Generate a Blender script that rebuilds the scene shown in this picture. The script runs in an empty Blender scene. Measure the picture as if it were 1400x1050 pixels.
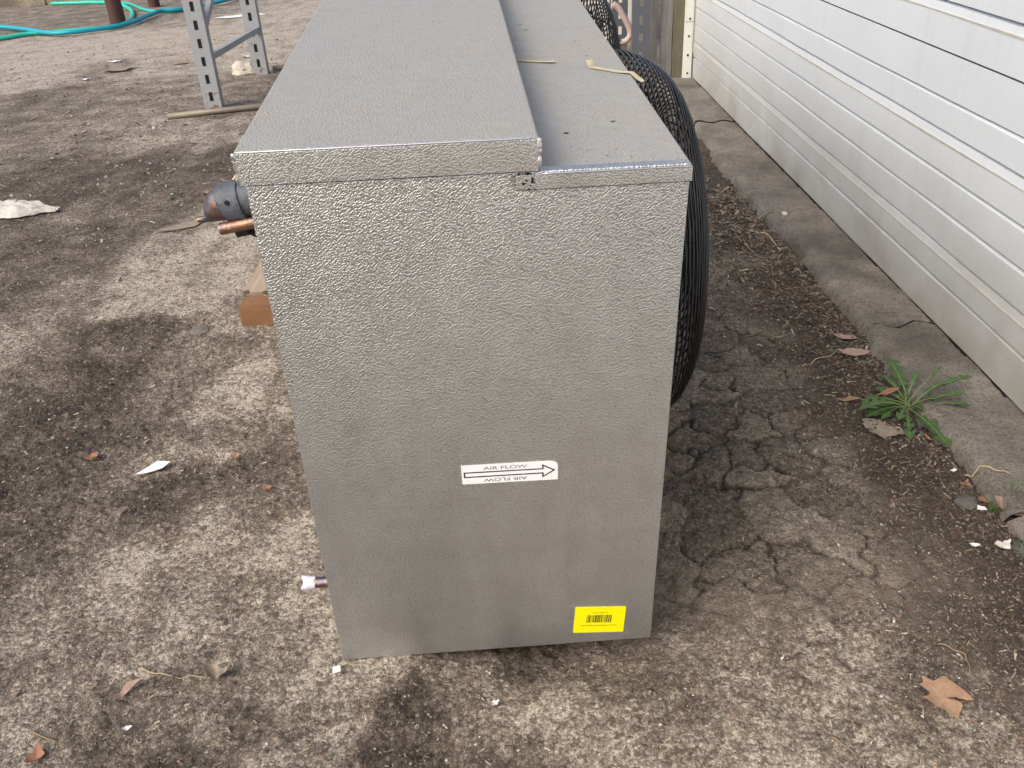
import bpy, bmesh, math, random
import numpy as np
from mathutils import Vector, Matrix
R = math.radians
random.seed(7); rng = np.random.default_rng(7)
scene = bpy.context.scene
COL = scene.collection

# ------------------------------------------------------------------ camera, sky, sun, exposure
cam_data = bpy.data.cameras.new('camera'); cam = bpy.data.objects.new('camera', cam_data); COL.objects.link(cam)
cam_data.sensor_fit = 'HORIZONTAL'; cam_data.sensor_width = 36.0; cam_data.lens = 1210.66 / 1400 * 36
cam_data.clip_end = 500
cam.matrix_world = Matrix.Translation((0, 0, 1.6015)) @ (Matrix.Rotation(0.018577, 4, 'Z') @ Matrix.Rotation(math.pi/2 - 0.536486, 4, 'X') @ Matrix.Rotation(-0.05486, 4, 'Z'))
scene.camera = cam
SUN_EL, SUN_AZ = 42.0, 222.0          # degrees; azimuth = direction the light comes from, counter-clockwise from +X
world = bpy.data.worlds.new('World'); scene.world = world; world.use_nodes = True
wn = world.node_tree.nodes; wl = world.node_tree.links
sky = wn.new('ShaderNodeTexSky'); sky.sky_type = 'NISHITA'; sky.sun_disc = False
sky.sun_elevation = R(SUN_EL); sky.sun_rotation = R(90 - SUN_AZ); sky.air_density = 1.0; sky.dust_density = 5.0; sky.ozone_density = 1.5
wn['Background'].inputs['Strength'].default_value = 0.15
wl.new(sky.outputs[0], wn['Background'].inputs['Color'])
sd = bpy.data.lights.new('sun', 'SUN'); sun = bpy.data.objects.new('sun', sd); COL.objects.link(sun)
sd.energy = 1.15; sd.angle = R(42); sd.color = (1.0, 0.96, 0.91)
a, e = R(SUN_AZ), R(SUN_EL)
sun.rotation_euler = Vector((math.cos(a)*math.cos(e), math.sin(a)*math.cos(e), math.sin(e))).to_track_quat('Z', 'Y').to_euler()
sun.location = (-5, -4, 8)
scene.view_settings.view_transform = 'Standard'; scene.view_settings.look = 'None'
scene.view_settings.exposure = 0.5; scene.view_settings.gamma = 1.0; scene.view_settings.use_curve_mapping = False

# ------------------------------------------------------------------ helpers
def link(o, parent=None):
    COL.objects.link(o)
    if parent is not None: o.parent = parent
    return o
def tag(o, label=None, cat=None, group=None, kind=None):
    if label: o['label'] = label
    if cat: o['category'] = cat
    if group: o['group'] = group
    if kind: o['kind'] = kind
    return o
def empty(name, loc=(0, 0, 0), rz=0.0, parent=None):
    o = bpy.data.objects.new(name, None); o.empty_display_size = 0.1
    o.location = loc; o.rotation_euler = (0, 0, rz)
    return link(o, parent)
def obj(name, bm, mats, parent=None, smooth=False, angle=None):
    me = bpy.data.meshes.new(name); bm.normal_update(); bm.to_mesh(me); bm.free()
    for m in (mats if isinstance(mats, (list, tuple)) else [mats]): me.materials.append(m)
    if smooth or angle:
        me.polygons.foreach_set('use_smooth', [True]*len(me.polygons))
        if angle: me.set_sharp_from_angle(angle=R(angle))
    o = link(bpy.data.objects.new(name, me), parent)
    if angle: w = o.modifiers.new('weighted_normals', 'WEIGHTED_NORMAL'); w.keep_sharp = True
    return o
def thicken(bm, t):
    """second surface a hair below the first, joined along the rim"""
    g = bmesh.ops.duplicate(bm, geom=bm.verts[:]+bm.edges[:]+bm.faces[:])
    bmesh.ops.translate(bm, verts=[v for v in g['geom'] if isinstance(v, bmesh.types.BMVert)], vec=(0, 0, -t))
    bmesh.ops.reverse_faces(bm, faces=[f for f in g['geom'] if isinstance(f, bmesh.types.BMFace)])
def npobj(name, V, F, mats, parent=None, smooth=False):
    me = bpy.data.meshes.new(name); V = np.asarray(V, np.float32); F = np.asarray(F, np.int32)
    k = F.shape[1]
    me.vertices.add(len(V)); me.vertices.foreach_set('co', V.ravel())
    me.loops.add(F.size); me.loops.foreach_set('vertex_index', F.ravel())
    me.polygons.add(len(F)); me.polygons.foreach_set('loop_start', np.arange(0, F.size, k, dtype=np.int32))
    me.polygons.foreach_set('loop_total', np.full(len(F), k, np.int32))
    me.polygons.foreach_set('use_smooth', np.full(len(F), bool(smooth)))
    me.update(calc_edges=True); me.validate()
    for m in (mats if isinstance(mats, (list, tuple)) else [mats]): me.materials.append(m)
    return link(bpy.data.objects.new(name, me), parent)
def vattr(me, name, arr):
    at = me.attributes.new(name, 'FLOAT', 'POINT'); at.data.foreach_set('value', np.asarray(arr, np.float32).ravel())
def cattr(me, name, arr):
    at = me.attributes.new(name, 'FLOAT_COLOR', 'POINT'); c = np.ones((len(arr), 4), np.float32); c[:, :3] = arr
    at.data.foreach_set('color', c.ravel())
def box(bm, x0, x1, y0, y1, z0, z1, bevel=0.0, seg=2):
    b = bmesh.new()
    vs = [b.verts.new((x, y, z)) for z in (z0, z1) for y in (y0, y1) for x in (x0, x1)]
    for f in ((0, 2, 3, 1), (4, 5, 7, 6), (0, 1, 5, 4), (2, 6, 7, 3), (0, 4, 6, 2), (1, 3, 7, 5)): b.faces.new([vs[i] for i in f])
    if bevel: bmesh.ops.bevel(b, geom=b.edges[:], offset=bevel, segments=seg, affect='EDGES', profile=0.5)
    me = bpy.data.meshes.new('tmp'); b.to_mesh(me); b.free(); bm.from_mesh(me); bpy.data.meshes.remove(me)
def tube(bm, pts, rad, n=8, cap=True, closed=False):
    pts = [Vector(p) for p in pts]; rads = rad if isinstance(rad, (list, tuple)) else [rad]*len(pts)
    rings = []; up = None
    for i, p in enumerate(pts):
        if closed: d = pts[(i+1) % len(pts)] - pts[i-1]
        else: d = pts[min(i+1, len(pts)-1)] - pts[max(i-1, 0)]
        d.normalize()
        if up is None: up = d.orthogonal().normalized()
        else:
            up = up - d*up.dot(d)
            up = up.normalized() if up.length > 1e-6 else d.orthogonal().normalized()
        s = d.cross(up)
        rings.append([bm.verts.new(p + (up*math.cos(t) + s*math.sin(t))*rads[i]) for t in [2*math.pi*k/n for k in range(n)]])
    m = len(rings)
    for i in range(m if closed else m-1):
        A, B = rings[i], rings[(i+1) % m]
        for k in range(n): bm.faces.new((A[k], A[(k+1) % n], B[(k+1) % n], B[k]))
    if cap and not closed:
        bm.faces.new(rings[0][::-1]); bm.faces.new(rings[-1])
def spline(P, n=8):
    P = [Vector(p) for p in P]; out = []
    for i in range(len(P)-1):
        p0, p1, p2, p3 = P[max(i-1, 0)], P[i], P[i+1], P[min(i+2, len(P)-1)]
        for k in range(n):
            t = k/n
            out.append(0.5*((2*p1) + (p2-p0)*t + (2*p0-5*p1+4*p2-p3)*t*t + (3*p1-p0-3*p2+p3)*t**3))
    out.append(P[-1]); return out

def _h(ix, iy, seed):
    h = (ix.astype(np.uint32)*np.uint32(374761393) + iy.astype(np.uint32)*np.uint32(668265263) + np.uint32(seed*2246822519 & 0xffffffff))
    h = (h ^ (h >> np.uint32(13)))*np.uint32(1274126177); h = h ^ (h >> np.uint32(16))
    return h
def perlin(x, y, seed=0):
    x0 = np.floor(x).astype(np.int64); y0 = np.floor(y).astype(np.int64); fx, fy = x-x0, y-y0
    u = fx**3*(fx*(fx*6-15)+10); v = fy**3*(fy*(fy*6-15)+10)
    def g(i, j):
        a = _h(x0+i, y0+j, seed).astype(np.float64)/4294967296.0*2*np.pi
        return np.cos(a)*(fx-i) + np.sin(a)*(fy-j)
    return ((g(0, 0)*(1-u)+g(1, 0)*u)*(1-v) + (g(0, 1)*(1-u)+g(1, 1)*u)*v)*1.5
def fbm(x, y, oct=4, seed=0, gain=0.5):
    s = 0; a = 1.0
    for o in range(oct):
        s = s + a*perlin(x*2**o+o*17.3, y*2**o-o*9.1, seed+o); a *= gain
    return s
def voro(x, y, seed=0):
    x0 = np.floor(x).astype(np.int64); y0 = np.floor(y).astype(np.int64)
    f1 = np.full(x.shape, 9.0); f2 = f1.copy(); idc = np.zeros(x.shape)
    for i in (-1, 0, 1):
        for j in (-1, 0, 1):
            h = _h(x0+i, y0+j, seed); h2 = _h(x0+i, y0+j, seed+77)
            px = x0+i+h/4294967296.0; py = y0+j+h2/4294967296.0
            d = np.hypot(px-x, py-y)
            n = d < f1
            f2 = np.where(n, f1, np.minimum(f2, d)); idc = np.where(n, h2/4294967296.0, idc); f1 = np.minimum(f1, d)
    return f1, f2, idc
def sst(a, b, x): t = np.clip((x-a)/(b-a), 0, 1); return t*t*(3-2*t)

# ------------------------------------------------------------------ material helpers
class NT:
    def __init__(s, name, rough=0.8, metal=0.0):
        s.m = bpy.data.materials.new(name); s.m.use_nodes = True; s.n = s.m.node_tree.nodes; s.l = s.m.node_tree.links
        s.b = s.n['Principled BSDF']; s.b.inputs['Roughness'].default_value = rough; s.b.inputs['Metallic'].default_value = metal
    def node(s, t, **k):
        n = s.n.new(t)
        for a_, v in k.items(): setattr(n, a_, v)
        return n
    def set(s, sock, v):
        if hasattr(v, 'is_output'): s.l.new(v, sock)
        elif isinstance(v, (tuple, list)) and len(v) == 3 and sock.type == 'RGBA': sock.default_value = (*v, 1)
        else: sock.default_value = v
    def coord(s, scale=(1, 1, 1), rot=(0, 0, 0), kind='Object'):
        tc = s.node('ShaderNodeTexCoord'); mp = s.node('ShaderNodeMapping')
        mp.inputs['Scale'].default_value = scale; mp.inputs['Rotation'].default_value = rot
        s.l.new(tc.outputs[kind], mp.inputs[0]); return mp.outputs[0]
    def noise(s, scale, detail=3, rough=0.55, vec=None, dist=0.0):
        n = s.node('ShaderNodeTexNoise'); n.inputs['Scale'].default_value = scale; n.inputs['Detail'].default_value = detail
        n.inputs['Roughness'].default_value = rough; n.inputs['Distortion'].default_value = dist
        s.l.new(vec if vec is not None else s.coord(), n.inputs['Vector']); return n.outputs['Fac']
    def voronoi(s, scale, feature='F1', vec=None, out='Distance', rnd=1.0):
        n = s.node('ShaderNodeTexVoronoi'); n.feature = feature; n.inputs['Scale'].default_value = scale; n.inputs['Randomness'].default_value = rnd
        s.l.new(vec if vec is not None else s.coord(), n.inputs['Vector']); return n.outputs[out]
    def ramp(s, fac, stops, interp='LINEAR'):
        r = s.node('ShaderNodeValToRGB'); r.color_ramp.interpolation = interp; el = r.color_ramp.elements
        while len(el) < len(stops): el.new(0.5)
        for e_, (p, c) in zip(el, stops):
            e_.position = p; e_.color = (c, c, c, 1) if not isinstance(c, (tuple, list)) else (*c, 1)
        s.l.new(fac, r.inputs[0]); return r.outputs[0]
    def mix(s, f, a_, b_, mode='MIX'):
        m = s.node('ShaderNodeMix', data_type='RGBA', blend_type=mode)
        s.set(m.inputs[0], f); s.set(m.inputs[6], a_); s.set(m.inputs[7], b_); return m.outputs[2]
    def math(s, op, a_, b_=0.5, c_=None, clamp=False):
        m = s.node('ShaderNodeMath', operation=op); m.use_clamp = clamp; s.set(m.inputs[0], a_); s.set(m.inputs[1], b_)
        if c_ is not None: s.set(m.inputs[2], c_)
        return m.outputs[0]
    def attr(s, name, out='Fac'):
        n = s.node('ShaderNodeAttribute', attribute_name=name); return n.outputs[out]
    def color(s, c): s.set(s.b.inputs['Base Color'], c); return s
    def rough(s, c): s.set(s.b.inputs['Roughness'], c); return s
    def bump(s, h, strength=0.3, dist=0.01, normal=None):
        b = s.node('ShaderNodeBump'); b.inputs['Strength'].default_value = strength; b.inputs['Distance'].default_value = dist
        s.l.new(h, b.inputs['Height'])
        if normal is not None: s.l.new(normal, b.inputs['Normal'])
        s.l.new(b.outputs[0], s.b.inputs['Normal']); return b.outputs[0]

def simple(name, c, rough=0.7, metal=0.0, var=0.25, scale=30, bump=0.0):
    t = NT(name, rough, metal)
    n = t.noise(scale, 4, 0.6)
    t.color(t.mix(n, tuple(x*(1-var) for x in c), tuple(min(1, x*(1+var)) for x in c)))
    if bump: t.bump(t.noise(scale*2, 4), bump, 0.004)
    return t.m

# embossed (stucco pattern) aluminium sheet; dust = amount of settled dust
def metal(name, dust=0.15, scale=1.0, tone=0.60, bumpk=1.0, dcol=(0.30, 0.28, 0.255)):
    t = NT(name, 0.36, 1.0)
    rv = t.coord((1, 1, 1), (0, R(42), 0)); mp = t.node('ShaderNodeMapping'); mp.inputs['Scale'].default_value = (0.70*scale, scale, 1.15*scale); t.l.new(rv, mp.inputs[0]); v1 = mp.outputs[0]
    n1 = t.noise(265, 0.8, 0.4, v1, dist=0.05)
    vo = t.voronoi(230, 'F1', v1)
    hgt = t.math('ADD', t.ramp(n1, [(0.40, 0.0), (0.60, 1.0)]), t.math('MULTIPLY', vo, 0.7))
    big = t.noise(3.0, 4, 0.6); mid = t.noise(14, 4, 0.65); fine = t.noise(260, 2, 0.5); drip = t.noise(26, 4, 0.6, t.coord((1, 1, 0.07)))
    base = t.mix(t.ramp(mid, [(0.3, 0.0), (0.75, 1.0)]), (tone*0.94, tone*0.955, tone*0.96), (tone*1.06, tone*1.08, tone*1.085))
    dm = t.math('MULTIPLY', t.math('ADD', t.ramp(big, [(0.3, 0.62), (0.72, 0.9)]), t.ramp(drip, [(0.35, 0.0), (0.75, 0.38)])), dust)
    dm = t.math('ADD', dm, t.math('MULTIPLY', t.ramp(fine, [(0.55, 0.0), (0.8, 1.0)]), dust*0.6), clamp=True)
    crv = t.ramp(hgt, [(0.2, 0.74), (0.7, 1.0)])          # micro-shadows of the embossing painted dark in its hollows
    base = t.mix(1.0, base, crv, 'MULTIPLY')
    t.color(t.mix(dm, base, t.mix(0.6, dcol, t.mix(1.0, dcol, crv, 'MULTIPLY'))))
    t.set(t.b.inputs['Metallic'], t.math('SUBTRACT', 1.0, dm, clamp=True))
    t.rough(t.math('ADD', t.math('MULTIPLY', dm, 0.35), t.math('ADD', 0.24, t.math('MULTIPLY', mid, 0.16))))
    t.bump(hgt, 0.46*bumpk, 0.0017)
    return t.m
M_END = metal('embossed_aluminium', 0.12, 1.15, 0.66, 1.0, (0.32, 0.315, 0.30))
M_TOP = metal('dusty_embossed_aluminium', 0.85, 1.15, 0.56, 1.2, (0.335, 0.315, 0.275))
M_FLANGE = metal('embossed_aluminium_flange', 0.06, 1.3, 0.76, 0.7, (0.34, 0.335, 0.32))
M_BEAD = simple('sealed_bright_metal', (0.72, 0.72, 0.71), 0.35, 1.0, 0.1, 200, 0.08)

def door_paint():
    t = NT('white_door_paint', 0.45)
    v = t.coord((1, 0.08, 1)); grain = t.noise(260, 3, 0.6, v); cloud = t.noise(2.2, 5, 0.6, t.coord((1, 0.5, 1.0)))
    streak = t.noise(4.5, 6, 0.65, t.coord((1, 0.8, 1.0)))
    c = t.mix(t.ramp(cloud, [(0.35, 0.0), (0.7, 1.0)]), (0.635, 0.68, 0.705), (0.595, 0.635, 0.66))
    sep = t.node('ShaderNodeSeparateXYZ'); t.l.new(t.coord(), sep.inputs[0])
    dirt_shade = t.math('SUBTRACT', 1.0, t.math('MULTIPLY', sep.outputs[2], 1.45), clamp=True)      # dirt and the cabinet's shade painted onto the lowest strips
    d = t.math('MULTIPLY', dirt_shade, t.ramp(streak, [(0.30, 0.55), (0.70, 1.0)]))
    c = t.mix(t.math('MINIMUM', t.math('MULTIPLY', d, 1.0), 0.9), c, (0.29, 0.272, 0.228))
    sp = t.noise(55, 2, 0.5, t.coord((1, 0.5, 1))); c = t.mix(t.ramp(sp, [(0.76, 0.0), (0.80, 0.35)]), c, (0.22, 0.20, 0.17))
    run = t.noise(16, 5, 0.65, t.coord((1, 1, 0.10))); c = t.mix(t.ramp(run, [(0.55, 0.0), (0.80, 0.22)]), c, (0.34, 0.32, 0.28))
    t.color(c); nb = t.bump(t.noise(3.2, 2, 0.4), 0.25, 0.03); t.bump(grain, 0.12, 0.002, nb); return t.m
M_DOOR = door_paint()
M_GROOVE = simple('dark_groove', (0.15, 0.14, 0.12), 0.9, 0, 0.3, 30)  # darker colour for the groove faces between strips
M_SEAL = simple('stained_joint_strip', (0.43, 0.415, 0.36), 0.7, 0, 0.3, 18)

def wood(name, c1, c2, axis='Z', scale=1.0):
    t = NT(name, 0.85)
    s_ = {'X': (0.06, 1, 1), 'Y': (1, 0.06, 1), 'Z': (1, 1, 0.06)}[axis]
    v = t.coord(tuple(x*scale for x in s_)); n = t.noise(70, 5, 0.6, v, 0.6); b = t.noise(8, 4)
    t.color(t.mix(t.math('MULTIPLY', n, t.math('ADD', 0.5, b)), c1, c2)); t.bump(n, 0.5, 0.004); return t.m
M_GREYWOOD = wood('weathered_grey_wood', (0.10, 0.095, 0.085), (0.36, 0.345, 0.32))
M_PALEWOOD = wood('pale_weathered_wood', (0.20, 0.15, 0.10), (0.44, 0.36, 0.26), 'Y')
M_OLIVEWOOD = wood('mossy_post_wood', (0.06, 0.058, 0.035), (0.20, 0.185, 0.12))
M_BROWNWOOD = wood('brown_lumber_end', (0.085, 0.038, 0.016), (0.30, 0.15, 0.066), 'X')
M_REDPOST = wood('red_brown_post_wood', (0.03, 0.014, 0.010), (0.13, 0.062, 0.042))
M_LITEBOARD = wood('whitewashed_board', (0.50, 0.46, 0.40), (0.72, 0.68, 0.60))
M_WIRE = simple('black_coated_wire', (0.012, 0.012, 0.013), 0.32, 0.0, 0.2, 60)
M_BLACK = simple('black_painted_steel', (0.010, 0.010, 0.011), 0.45, 0.0, 0.3, 40)
def rack_paint(name, base):
    t = NT(name, 0.5)
    n = t.noise(9, 5, 0.65); chip = t.noise(22, 5, 0.7)
    sep = t.node('ShaderNodeSeparateXYZ'); t.l.new(t.coord(), sep.inputs[0])
    low = t.math('SUBTRACT', 0.17, t.math('MULTIPLY', sep.outputs[2], 0.45))   # rust creeps up from the foot
    m = t.ramp(t.math('ADD', chip, low), [(0.68, 0.0), (0.73, 1.0)])
    c = t.mix(n, tuple(x*0.8 for x in base), tuple(x*1.2 for x in base))
    t.color(t.mix(m, c, t.mix(chip, (0.10, 0.045, 0.025), (0.26, 0.15, 0.10)))); t.bump(chip, 0.1, 0.003); return t.m
M_RACK = rack_paint('grey_rack_paint', (0.29, 0.30, 0.31))
M_RACKD = rack_paint('dark_grey_rack_paint', (0.085, 0.092, 0.105))
M_JAMB = simple('mint_white_trim_paint', (0.66, 0.69, 0.60), 0.55, 0, 0.12, 12, 0.1)
def jamb():
    t = NT('mint_white_trim_paint_stained', 0.55)
    n = t.noise(10, 5, 0.65, t.coord((1, 1, 0.18)))
    t.color(t.mix(t.ramp(n, [(0.52, 0.0), (0.75, 1.0)]), (0.66, 0.69, 0.61), (0.42, 0.30, 0.16))); return t.m
M_JAMB = jamb()
M_STOP = simple('beige_stop_strip', (0.56, 0.49, 0.42), 0.7, 0, 0.15, 14)
M_RUST = simple('rusty_screw', (0.09, 0.04, 0.022), 0.8, 0.2, 0.4, 200)
M_HOSEG = simple('teal_green_hose', (0.03, 0.48, 0.36), 0.4, 0, 0.1, 8)
M_HOSEB = simple('turquoise_blue_hose', (0.01, 0.33, 0.42), 0.4, 0, 0.1, 8)
M_PINK = simple('pinkish_plastic_pipe', (0.46, 0.35, 0.30), 0.55, 0, 0.15, 10)
M_WHITE = simple('white_scrap', (0.72, 0.71, 0.68), 0.8, 0, 0.15, 60, 0.3)
M_CLOTH = simple('dirty_white_cloth', (0.52, 0.49, 0.43), 0.9, 0, 0.5, 26, 0.8)
M_PIPE = simple('dull_brown_conduit', (0.24, 0.21, 0.165), 0.55, 0.3, 0.3, 14)
M_YTAPE = simple('yellowed_tape', (0.50, 0.45, 0.29), 0.6, 0, 0.2, 60)
M_LABELW = simple('white_sticker', (0.84, 0.85, 0.85), 0.38, 0, 0.05, 40, 0.25)
M_LABELY = simple('yellow_sticker', (0.92, 0.84, 0.0), 0.38, 0, 0.04, 40, 0.25)
M_INK = simple('black_print', (0.012, 0.011, 0.010), 0.5, 0, 0.1, 100)
M_INKB = simple('brownish_print', (0.20, 0.17, 0.0), 0.6, 0, 0.1, 100)
M_GREYINK = simple('grey_print', (0.10, 0.10, 0.10), 0.6, 0, 0.1, 100)
def copper(name, tarn):
    t = NT(name, 0.36, 1.0); n = t.noise(38, 6, 0.7); v = t.noise(90, 5, 0.7)
    m = t.ramp(n, [(max(0.02, tarn-0.16), 0.0), (tarn+0.08, 1.0)])
    t.color(t.mix(m, t.mix(v, (0.08, 0.08, 0.10), (0.24, 0.25, 0.29)), (0.38, 0.20, 0.115))); t.rough(t.math('ADD', 0.25, t.math('MULTIPLY', v, 0.4)))
    t.bump(v, 0.5, 0.004); return t.m
M_COPPER = copper('bright_copper', 0.52); M_TARN = copper('tarnished_grey_copper', 0.60)
M_WRAP = simple('blue_grey_tape_wrap', (0.075, 0.085, 0.10), 0.55, 0.1, 0.6, 45, 0.6)
M_CUTPIPE = copper('cut_pipe_whitened', 0.55)
M_LILAC = simple('lime_whitened_pipe_end', (0.62, 0.58, 0.66), 0.6, 0.1, 0.2, 60)
def concrete(name, c1, c2, gr=90):
    t = NT(name, 0.92)
    a_ = t.noise(5, 6, 0.65); f = t.noise(gr, 4, 0.7); st = t.noise(1.6, 5, 0.6); vo = t.voronoi(160)
    c = t.mix(t.ramp(a_, [(0.3, 0.0), (0.7, 1.0)]), c1, c2)
    c = t.mix(t.ramp(st, [(0.5, 0.0), (0.68, 0.75)]), c, tuple(x*0.45 for x in c1))
    c = t.mix(t.ramp(f, [(0.40, 0.55), (0.52, 0.0)]), c, tuple(x*0.45 for x in c1))
    c = t.mix(t.ramp(vo, [(0.10, 0.55), (0.2, 0.0)]), c, tuple(min(1, x*1.7) for x in c2))
    t.color(c); t.bump(t.math('ADD', f, t.math('MULTIPLY', a_, 2.0)), 1.0, 0.010); return t.m
M_KERB = concrete('old_kerb_concrete', (0.125, 0.108, 0.088), (0.29, 0.26, 0.22))
M_FARKERB = concrete('far_edging_concrete', (0.24, 0.20, 0.15), (0.42, 0.36, 0.28), 40)

# ------------------------------------------------------------------ ground
TONE = np.array([(-4.79,10.24,0.0),(-6.34,12.74,0.5),(-4.06,10.47,0.05),(-4.41,8.67,0.1),(-3.6,9.15,0.15),(-3.9,8.98,0.45),(-4.11,8.01,0.65),(-3.36,7.58,0.5),(-2.77,6.76,0.4),(-3.1,6.23,0.5),(-2.62,6.33,0.3),(-2.23,6.26,0.35),(-2.42,5.77,0.9),(-2.98,5.7,0.85),(-1.87,5.68,0.95),(-2.68,5.21,0.9),(-2.02,5.25,0.8),(-2.45,4.68,0.65),(-2.03,4.62,0.7),(-2.46,4.26,0.8),(-2.15,4.42,0.8),(-1.83,4.27,0.4),(-1.55,4.34,0.15),(-1.35,4.02,0.1),(-1.77,3.9,0.15),(-1.96,3.67,0.5),(-2.18,4.03,0.75),(-1.49,3.54,0.2),(-1.7,3.49,0.15),(-1.53,3.2,0.8),(-1.72,3.16,0.85),(-1.31,3.06,0.7),(-1.2,3.3,0.35),(-1.23,2.99,0.5),(-0.99,2.8,0.25),(-1.07,2.61,0.3),(-0.86,2.59,0.3),(-1.23,2.62,0.6),(-1.64,2.76,0.95),(-1.86,2.99,0.7),(-2.04,3.13,0.4),(-1.39,2.45,0.8),(-1.14,2.43,0.45),(-0.97,2.42,0.4),(-0.8,2.41,0.6),(-1.55,2.26,0.9),(-1.07,2.19,0.85),(-0.87,2.21,0.7),(-0.71,2.09,0.6),(-1.22,1.99,0.6),(-0.88,1.91,0.35),(-0.65,1.83,0.25),(-1.41,2.01,0.8),(-1.13,1.78,0.3),(-0.92,1.74,0.3),(-1.26,1.63,0.4),(-0.97,1.59,0.3),(-0.75,1.65,0.35),(-0.55,1.59,0.2),(-0.58,1.47,0.3),(-1.09,1.43,0.45),(-0.88,1.32,0.6),(-0.62,1.29,0.5),(-0.8,1.22,0.85),(-1.11,1.29,0.4),(-0.73,1.39,0.5),(-0.43,1.4,0.3),(-0.47,1.3,0.4),(-0.28,1.25,0.95),(-0.31,1.2,0.95),(-0.16,1.39,0.5),(-0.06,1.32,0.45),(0.03,1.24,0.4),(-0.06,1.44,0.7),(0.19,1.43,0.55),(0.25,1.23,0.35),(0.44,1.42,0.45),(0.47,1.22,0.3),(0.7,1.21,0.35),(0.9,1.15,0.4),(0.69,1.41,0.45),(1.03,1.33,0.6),(0.95,1.44,0.75),(1.17,3.32,0.8),(1.12,2.72,0.9),(1.05,2.18,0.9),(1.15,1.9,0.9),(1.14,1.67,0.9),(1.0,1.79,0.75),(1.06,4.2,0.6),(0.8,3.03,0.6),(0.52,2.3,0.5),(0.7,2.1,0.45),(0.88,1.98,0.5),(0.52,1.79,0.45),(0.76,1.64,0.45),(0.86,2.45,0.6),(-2.57,12.1,0.1),(-2.49,10.03,0.1),(-2.91,10.15,0.1),(-2.46,7.65,0.5),(-2.14,7.58,0.55),(-2.45,11.48,0.2),(-4.35,12.71,0.35),(-5.68,12.84,0.55),(-5.44,10.42,0.1),(-3.99,7.22,0.6),(-1.9,6.39,0.4)])  # soil and sand tones, with dappled sun and shade painted in
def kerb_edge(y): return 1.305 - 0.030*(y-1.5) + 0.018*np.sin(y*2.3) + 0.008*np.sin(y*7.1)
def soil_dapple_tone(x, y):
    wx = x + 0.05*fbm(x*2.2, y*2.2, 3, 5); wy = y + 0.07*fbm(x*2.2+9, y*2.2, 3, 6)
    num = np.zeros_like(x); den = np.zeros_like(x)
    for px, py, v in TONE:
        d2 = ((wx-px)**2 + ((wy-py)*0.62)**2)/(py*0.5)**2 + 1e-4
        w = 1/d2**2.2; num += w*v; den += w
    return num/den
def terrain(x, y):
    """height, soil and painted dapple tone, asphalt weight, crack"""
    tone = soil_dapple_tone(x, y)
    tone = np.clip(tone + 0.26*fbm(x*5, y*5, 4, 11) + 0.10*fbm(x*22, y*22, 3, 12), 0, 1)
    asph = sst(0.05, 0.35, x + 0.08*fbm(x*3, y*3, 2, 14))*sst(1.45, 1.75, y + 0.1*fbm(x*3, y*3, 3, 15))
    ke = kerb_edge(y)
    mould = sst(0.46, 0.14, ke - x + 0.10*fbm(x*4, y*4, 3, 16))
    asph = asph*(1-mould)
    wx = x + 0.035*fbm(x*7, y*7, 3, 20); wy = y + 0.035*fbm(x*7+4, y*7, 3, 21)
    f1, f2, idc = voro(wx*6.6, wy*6.6, 22)
    crack = sst(0.070+0.035*perlin(x*9, y*9, 24), 0.0, f2-f1)*sst(-0.55, 0.1, fbm(x*2.3, y*2.3, 2, 23)+0.15)
    g1, g2, idg = voro(wx*1.35+3, wy*1.35, 25)
    crack2 = 0.6*sst(0.02, 0.004, (g2-g1))*sst(0.15, 0.45, fbm(x*1.1, y*1.1, 2, 26)-0.05)*(1-asph)
    fade = np.clip(3.5/np.maximum(y, 3.5), 0.25, 1)
    h = 0.006*fbm(x*1.3, y*1.3, 3, 30) + 0.005*fbm(x*9, y*9, 3, 31)*fade + 0.0075*(0.30+tone)*fbm(x*34, y*34, 3, 32)*np.clip(3.2/np.maximum(y, 3.2), 0.1, 1)**1.5
    h += 0.0040*fbm(x*85, y*85, 2, 33)*np.clip(2.2/np.maximum(y, 2.2), 0, 1)*(0.5+0.8*tone)
    h += 0.008*mould*(0.4+0.9*fbm(x*14, y*14, 3, 35))*(x < ke+0.05) - 0.014*sst(0.06, 0.01, ke-x)
    h += asph*(0.006*(idc-0.5) - 0.010*crack + 0.006*sst(0.0, 0.35, f2-f1)) - 0.006*crack2
    # hollow shaped to give a gap and contact shadow under the cabinet's front right
    h -= 0.072*np.exp(-(((x-0.10)/0.36)**2 + ((y-1.61)/0.23)**2)**2)
    h = np.where(x > ke+0.03, h*0.3-0.02, h)
    return h, tone, asph, np.maximum(crack*asph, crack2), mould, idc
def axis(segs):
    out = [segs[0][0]]
    for a_, b_, st in segs:
        n = max(1, int(round((b_-a_)/st))); out += list(np.linspace(a_, b_, n+1)[1:])
    return np.array(out)
gx = axis([(-70, -20, 5), (-20, -8, 0.4), (-8, -3.2, 0.05), (-3.2, -1.7, 0.015), (-1.7, 1.45, 0.0068), (1.45, 3, 0.2), (3, 20, 2), (20, 60, 8)])
gy = axis([(-40, -5, 5), (-5, 0.4, 0.4), (0.4, 1.0, 0.03), (1.0, 3.4, 0.0068), (3.4, 5.5, 0.013), (5.5, 9, 0.03), (9, 16, 0.07), (16, 30, 1), (30, 110, 8)])
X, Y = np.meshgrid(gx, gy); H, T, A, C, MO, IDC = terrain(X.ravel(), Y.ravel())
nx, ny = len(gx), len(gy)
i = np.arange(nx*ny).reshape(ny, nx)
F = np.stack([i[:-1, :-1].ravel(), i[:-1, 1:].ravel(), i[1:, 1:].ravel(), i[1:, :-1].ravel()], 1)
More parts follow.
